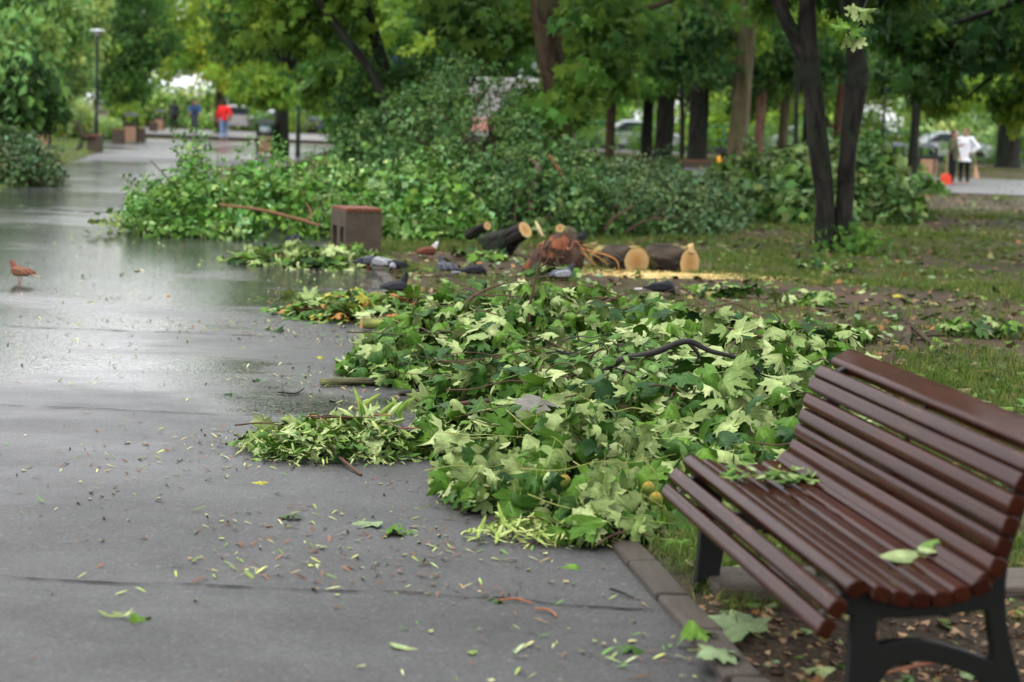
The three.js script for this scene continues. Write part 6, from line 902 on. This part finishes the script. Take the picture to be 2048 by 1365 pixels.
person('person with long black hair and dark trousers walking at the avenue\u2019s left', [-18.266, 0, -105.817], Math.PI, { knL: [-0.1, 0.49, 0.08], anL: [-0.1, 0.08, -0.02], anR: [0.1, 0.08, 0.08] }, { top: [0.05, 0.05, 0.06], bottom: [0.015, 0.017, 0.025], h: 1.7, hair: [0.01, 0.01, 0.01], longHair: true });
{
  const P = [-15.762, 0, -97.082], cyc = person('cyclist in a blue shirt riding away on the far avenue', P, 0.2, { hip: [0, 0.98, -0.12], waist: [0, 1.1, -0.06], chest: [0, 1.28, 0.06], neck: [0, 1.44, 0.13], head: [0, 1.56, 0.2], shL: [-0.17, 1.38, 0.1], shR: [0.17, 1.38, 0.1], elL: [-0.27, 1.18, 0.26], elR: [0.27, 1.18, 0.26], wrL: [-0.24, 1.06, 0.42], wrR: [0.24, 1.06, 0.42], knL: [-0.11, 0.72, 0.22], anL: [-0.11, 0.34, 0.08], knR: [0.11, 0.55, 0.2], anR: [0.11, 0.16, 0.06] }, { top: [0.05, 0.1, 0.22], bottom: [0.05, 0.055, 0.07], h: 1.72 });
  const b = thing('bicycle', 'dark bicycle under the cyclist in blue on the far avenue', 'bicycle', P, 0.2), bm = M({ color: C(0.04, 0.045, 0.05), roughness: 0.4 });
  for (const z of [-0.5, 0.55]) { const w = part('wheel', new THREE.TorusGeometry(0.32, 0.02, 8, 32).rotateY(Math.PI / 2).translate(0, 0.34, z), bm, b); part('spokes', merge(Array.from({ length: 8 }, (_, i) => { const g = new THREE.CylinderGeometry(0.003, 0.003, 0.62, 4); g.rotateX(i * Math.PI / 8); g.translate(0, 0.34, z); return g; })), bm, w); }
  part('frame', merge([[[0, 0.34, -0.5], [0, 0.3, 0]], [[0, 0.3, 0], [0, 0.85, -0.16]], [[0, 0.34, -0.5], [0, 0.8, -0.15]], [[0, 0.3, 0], [0, 0.78, 0.38]], [[0, 0.8, -0.15], [0, 0.82, 0.36]], [[0, 0.34, 0.55], [0, 0.95, 0.36]]].map(([a, c]) => tube([[...a, 0.018], [...c, 0.018]], 6, 2, 0))), bm, b);
  part('handlebar', tube([[-0.26, 1.0, 0.4, 0.012], [0, 0.97, 0.36, 0.014], [0.26, 1.0, 0.4, 0.012]], 6, 4, 0), bm, b); part('saddle', bx(0.14, 0.06, 0.25, 0, 0.9, -0.18, 0.02), bm, b);
}
{ // things the women hold
  const p = [12.272, 0, -57.599], d = thing('dustpan', 'bright red-orange long-handled dustpan standing on the crossing path beside the person in olive', 'dustpan', [p[0], 0.065, p[2]], 0.4), rm = M({ color: C(0.75, 0.07, 0.03), roughness: 0.5 });
  const s = new THREE.Shape(); s.moveTo(-0.14, 0); s.lineTo(0.14, 0); s.lineTo(0.13, 0.2); s.quadraticCurveTo(0, 0.36, -0.13, 0.2); s.closePath();
  const g = new THREE.ExtrudeGeometry(s, { depth: 0.13, bevelEnabled: true, bevelSize: 0.012, bevelThickness: 0.012, bevelSegments: 2 }); part('pan', g, rm, d); part('handle', tube([[0, 0.26, 0.06, 0.014], [0.02, 0.6, 0.05, 0.013], [0.05, 0.98, 0.03, 0.013]], 6, 3, 0), M({ color: C(0.5, 0.33, 0.18), roughness: 0.7 }), d);
  const q = [15.06, 0, -66.027], b = thing('broom', 'upright wooden broom at the right of the woman in white', 'broom', [q[0], 0.02, q[2]]);
  part('handle', tube([[-0.12, 1.1, 0.1, 0.014], [-0.03, 0.6, 0.03, 0.015], [0, 0.42, 0, 0.017]], 6, 3, 0), M({ color: C(0.4, 0.34, 0.16), roughness: 0.7 }), b); part('bristles', tube([[0, 0.45, 0, 0.03], [0.02, 0.25, 0, 0.07], [0.05, 0, 0, 0.12]], 10, 4, 0.1), M({ color: C(0.45, 0.27, 0.17), roughness: 0.95 }), b);
}

// ---------------------------------------------------------------- vehicles and fences far behind
const glassDark = M({ color: C(0.03, 0.04, 0.045), roughness: 0.15 }), tyre = M({ color: C(0.015, 0.015, 0.015), roughness: 0.8 });
function car(label, p, turn, color, group) {
  const o = thing('parked_car', label, 'car', [p[0], 0, p[2]], turn), paint_ = MP({ color: C(...color), roughness: 0.35, clearcoat: 0.8 });
  const s = new THREE.Shape(); s.moveTo(-2.05, 0.32); s.lineTo(-2.1, 0.72); s.quadraticCurveTo(-1.9, 0.9, -1.55, 0.92); s.quadraticCurveTo(-1.0, 1.42, -0.55, 1.45); s.lineTo(0.35, 1.44); s.quadraticCurveTo(0.85, 1.38, 1.15, 0.95); s.quadraticCurveTo(1.95, 0.88, 2.08, 0.66); s.lineTo(2.1, 0.34); s.lineTo(1.72, 0.3); s.absarc(1.35, 0.3, 0.36, 0, Math.PI, false); s.lineTo(-0.95, 0.3); s.absarc(-1.3, 0.3, 0.36, 0, Math.PI, false);
  const g = new THREE.ExtrudeGeometry(s, { depth: 1.5, bevelEnabled: true, bevelSize: 0.07, bevelThickness: 0.09, bevelSegments: 3 }); g.translate(0, 0, -0.75); part('body', g, paint_, o);
  const w = new THREE.Shape(); w.moveTo(-1.32, 0.97); w.quadraticCurveTo(-0.95, 1.36, -0.55, 1.39); w.lineTo(0.32, 1.38); w.quadraticCurveTo(0.7, 1.32, 0.95, 0.97); for (const z of [-0.862, 0.842]) part('window', new THREE.ExtrudeGeometry(w, { depth: 0.02, bevelEnabled: false }).translate(0, 0, z), glassDark, o);
  for (const x of [-1.3, 1.35]) for (const z of [-0.72, 0.72]) part('wheel', new THREE.CylinderGeometry(0.31, 0.31, 0.2, 18).rotateX(Math.PI / 2).translate(x, 0.31, z), tyre, o);
  for (const z of [-0.6, 0.6]) part('headlight', bx(0.06, 0.12, 0.3, 2.12, 0.68, z, 0.02), M({ color: C(0.7, 0.7, 0.68), roughness: 0.2 }), o);
  return o;
}
[[1258, 100, 'white car glimpsed between the slim grey trunk and the mossy broad one', [0.4, 0.41, 0.43], 0.1], [1594, 104, 'silver-white car seen through the trees left of the forked tree', [0.36, 0.38, 0.4], -0.1], [1880, 104, 'white car behind the two women', [0.42, 0.43, 0.46], 0.05]].forEach(([x, d, l, c, t]) => car(l, [(x - 1024) / 3990 * d, 0, -d], t, c));
car('pale car parked across the far end of the avenue', [-17, 0, -122], 0.2, [0.4, 0.36, 0.38]);
car('dark car right of the pale one at the far end of the avenue', [-14, 0, -120], 0.6, [0.06, 0.07, 0.09]);
{ // red and white lorry behind the fallen crown
  const o = thing('lorry', 'red and white lorry with a blue-topped cab, half hidden behind the fallen crown', 'lorry', [-1.8, 0, -52], 0.05), red = M({ color: C(0.62, 0.05, 0.04), roughness: 0.4 }), wh = M({ color: C(0.45, 0.43, 0.42), roughness: 0.45 }), bl = M({ color: C(0.01, 0.026, 0.055), roughness: 0.5 });
  part('cargo_box', bx(3.4, 1.5, 2.1, 1.0, 1.75, 0, 0.04), wh, o); part('side_stripe', bx(3.3, 0.32, 0.03, 1.0, 1.3, 1.06, 0.01), M({ color: C(0.75, 0.3, 0.3), roughness: 0.5 }), o); part('side_band', bx(0.5, 0.5, 0.03, 0.1, 2.1, 1.06, 0.01), red, o);
  part('cab', bx(1.5, 1.7, 2.0, -1.6, 1.45, 0, 0.12), red, o); part('roof_board', bx(1.7, 0.42, 1.8, -1.5, 2.72, 0, 0.06), bl, o); part('window', bx(0.8, 0.55, 0.03, -1.65, 1.85, 1.0, 0.01), glassDark, o); part('chassis', bx(5, 0.22, 1.5, 0.1, 0.72, 0, 0.03), tyre, o);
  for (const x of [-1.6, 1.2, 2.0]) for (const z of [-0.85, 0.85]) part('wheel', new THREE.CylinderGeometry(0.45, 0.45, 0.3, 20).rotateX(Math.PI / 2).translate(x, 0.45, z), tyre, o);
}
{
  const f = thing('park_fence', 'low dark park wall with a green rail fence behind the trees at the right', 'fence', [22, 0, -98]), gm = M({ color: C(0.03, 0.14, 0.1), roughness: 0.5 }), dm = M({ color: C(0.05, 0.05, 0.055), roughness: 0.8 });
  part('wall', bx(52, 0.35, 0.25, 0, 0.17, 0, 0.02), dm, f); for (const y of [0.7, 1.4]) part('rail', bx(52, 0.05, 0.04, 0, y, 0, 0.01), gm, f);
  for (let i = 0; i < 27; i++) part('post', bx(0.07, 1.15, 0.07, -26 + i * 2, 0.9, 0, 0.01), gm, f);
  const h = thing('hydrant', 'small yellow-orange post standing on the grass left of the pale straight trunk', 'hydrant', [6.207, 0.145, -62]); h.position.y = 0.05;
  part('post', new THREE.LatheGeometry([[0.001, 0.5], [0.06, 0.46], [0.08, 0.38], [0.06, 0.34], [0.06, 0.08], [0.1, 0.06], [0.1, 0]].map((q) => new THREE.Vector2(...q)), 14), M({ color: C(0.75, 0.35, 0.03), roughness: 0.5 }), h);
}
{ // street beyond the fence
  struct('far_street', grid(range(-60, 80, 20), range(-99.5, -109, 2), () => 0.05), M({ color: C(0.16, 0.16, 0.165), roughness: 0.6 }));
}

renderer.render(scene, camera);
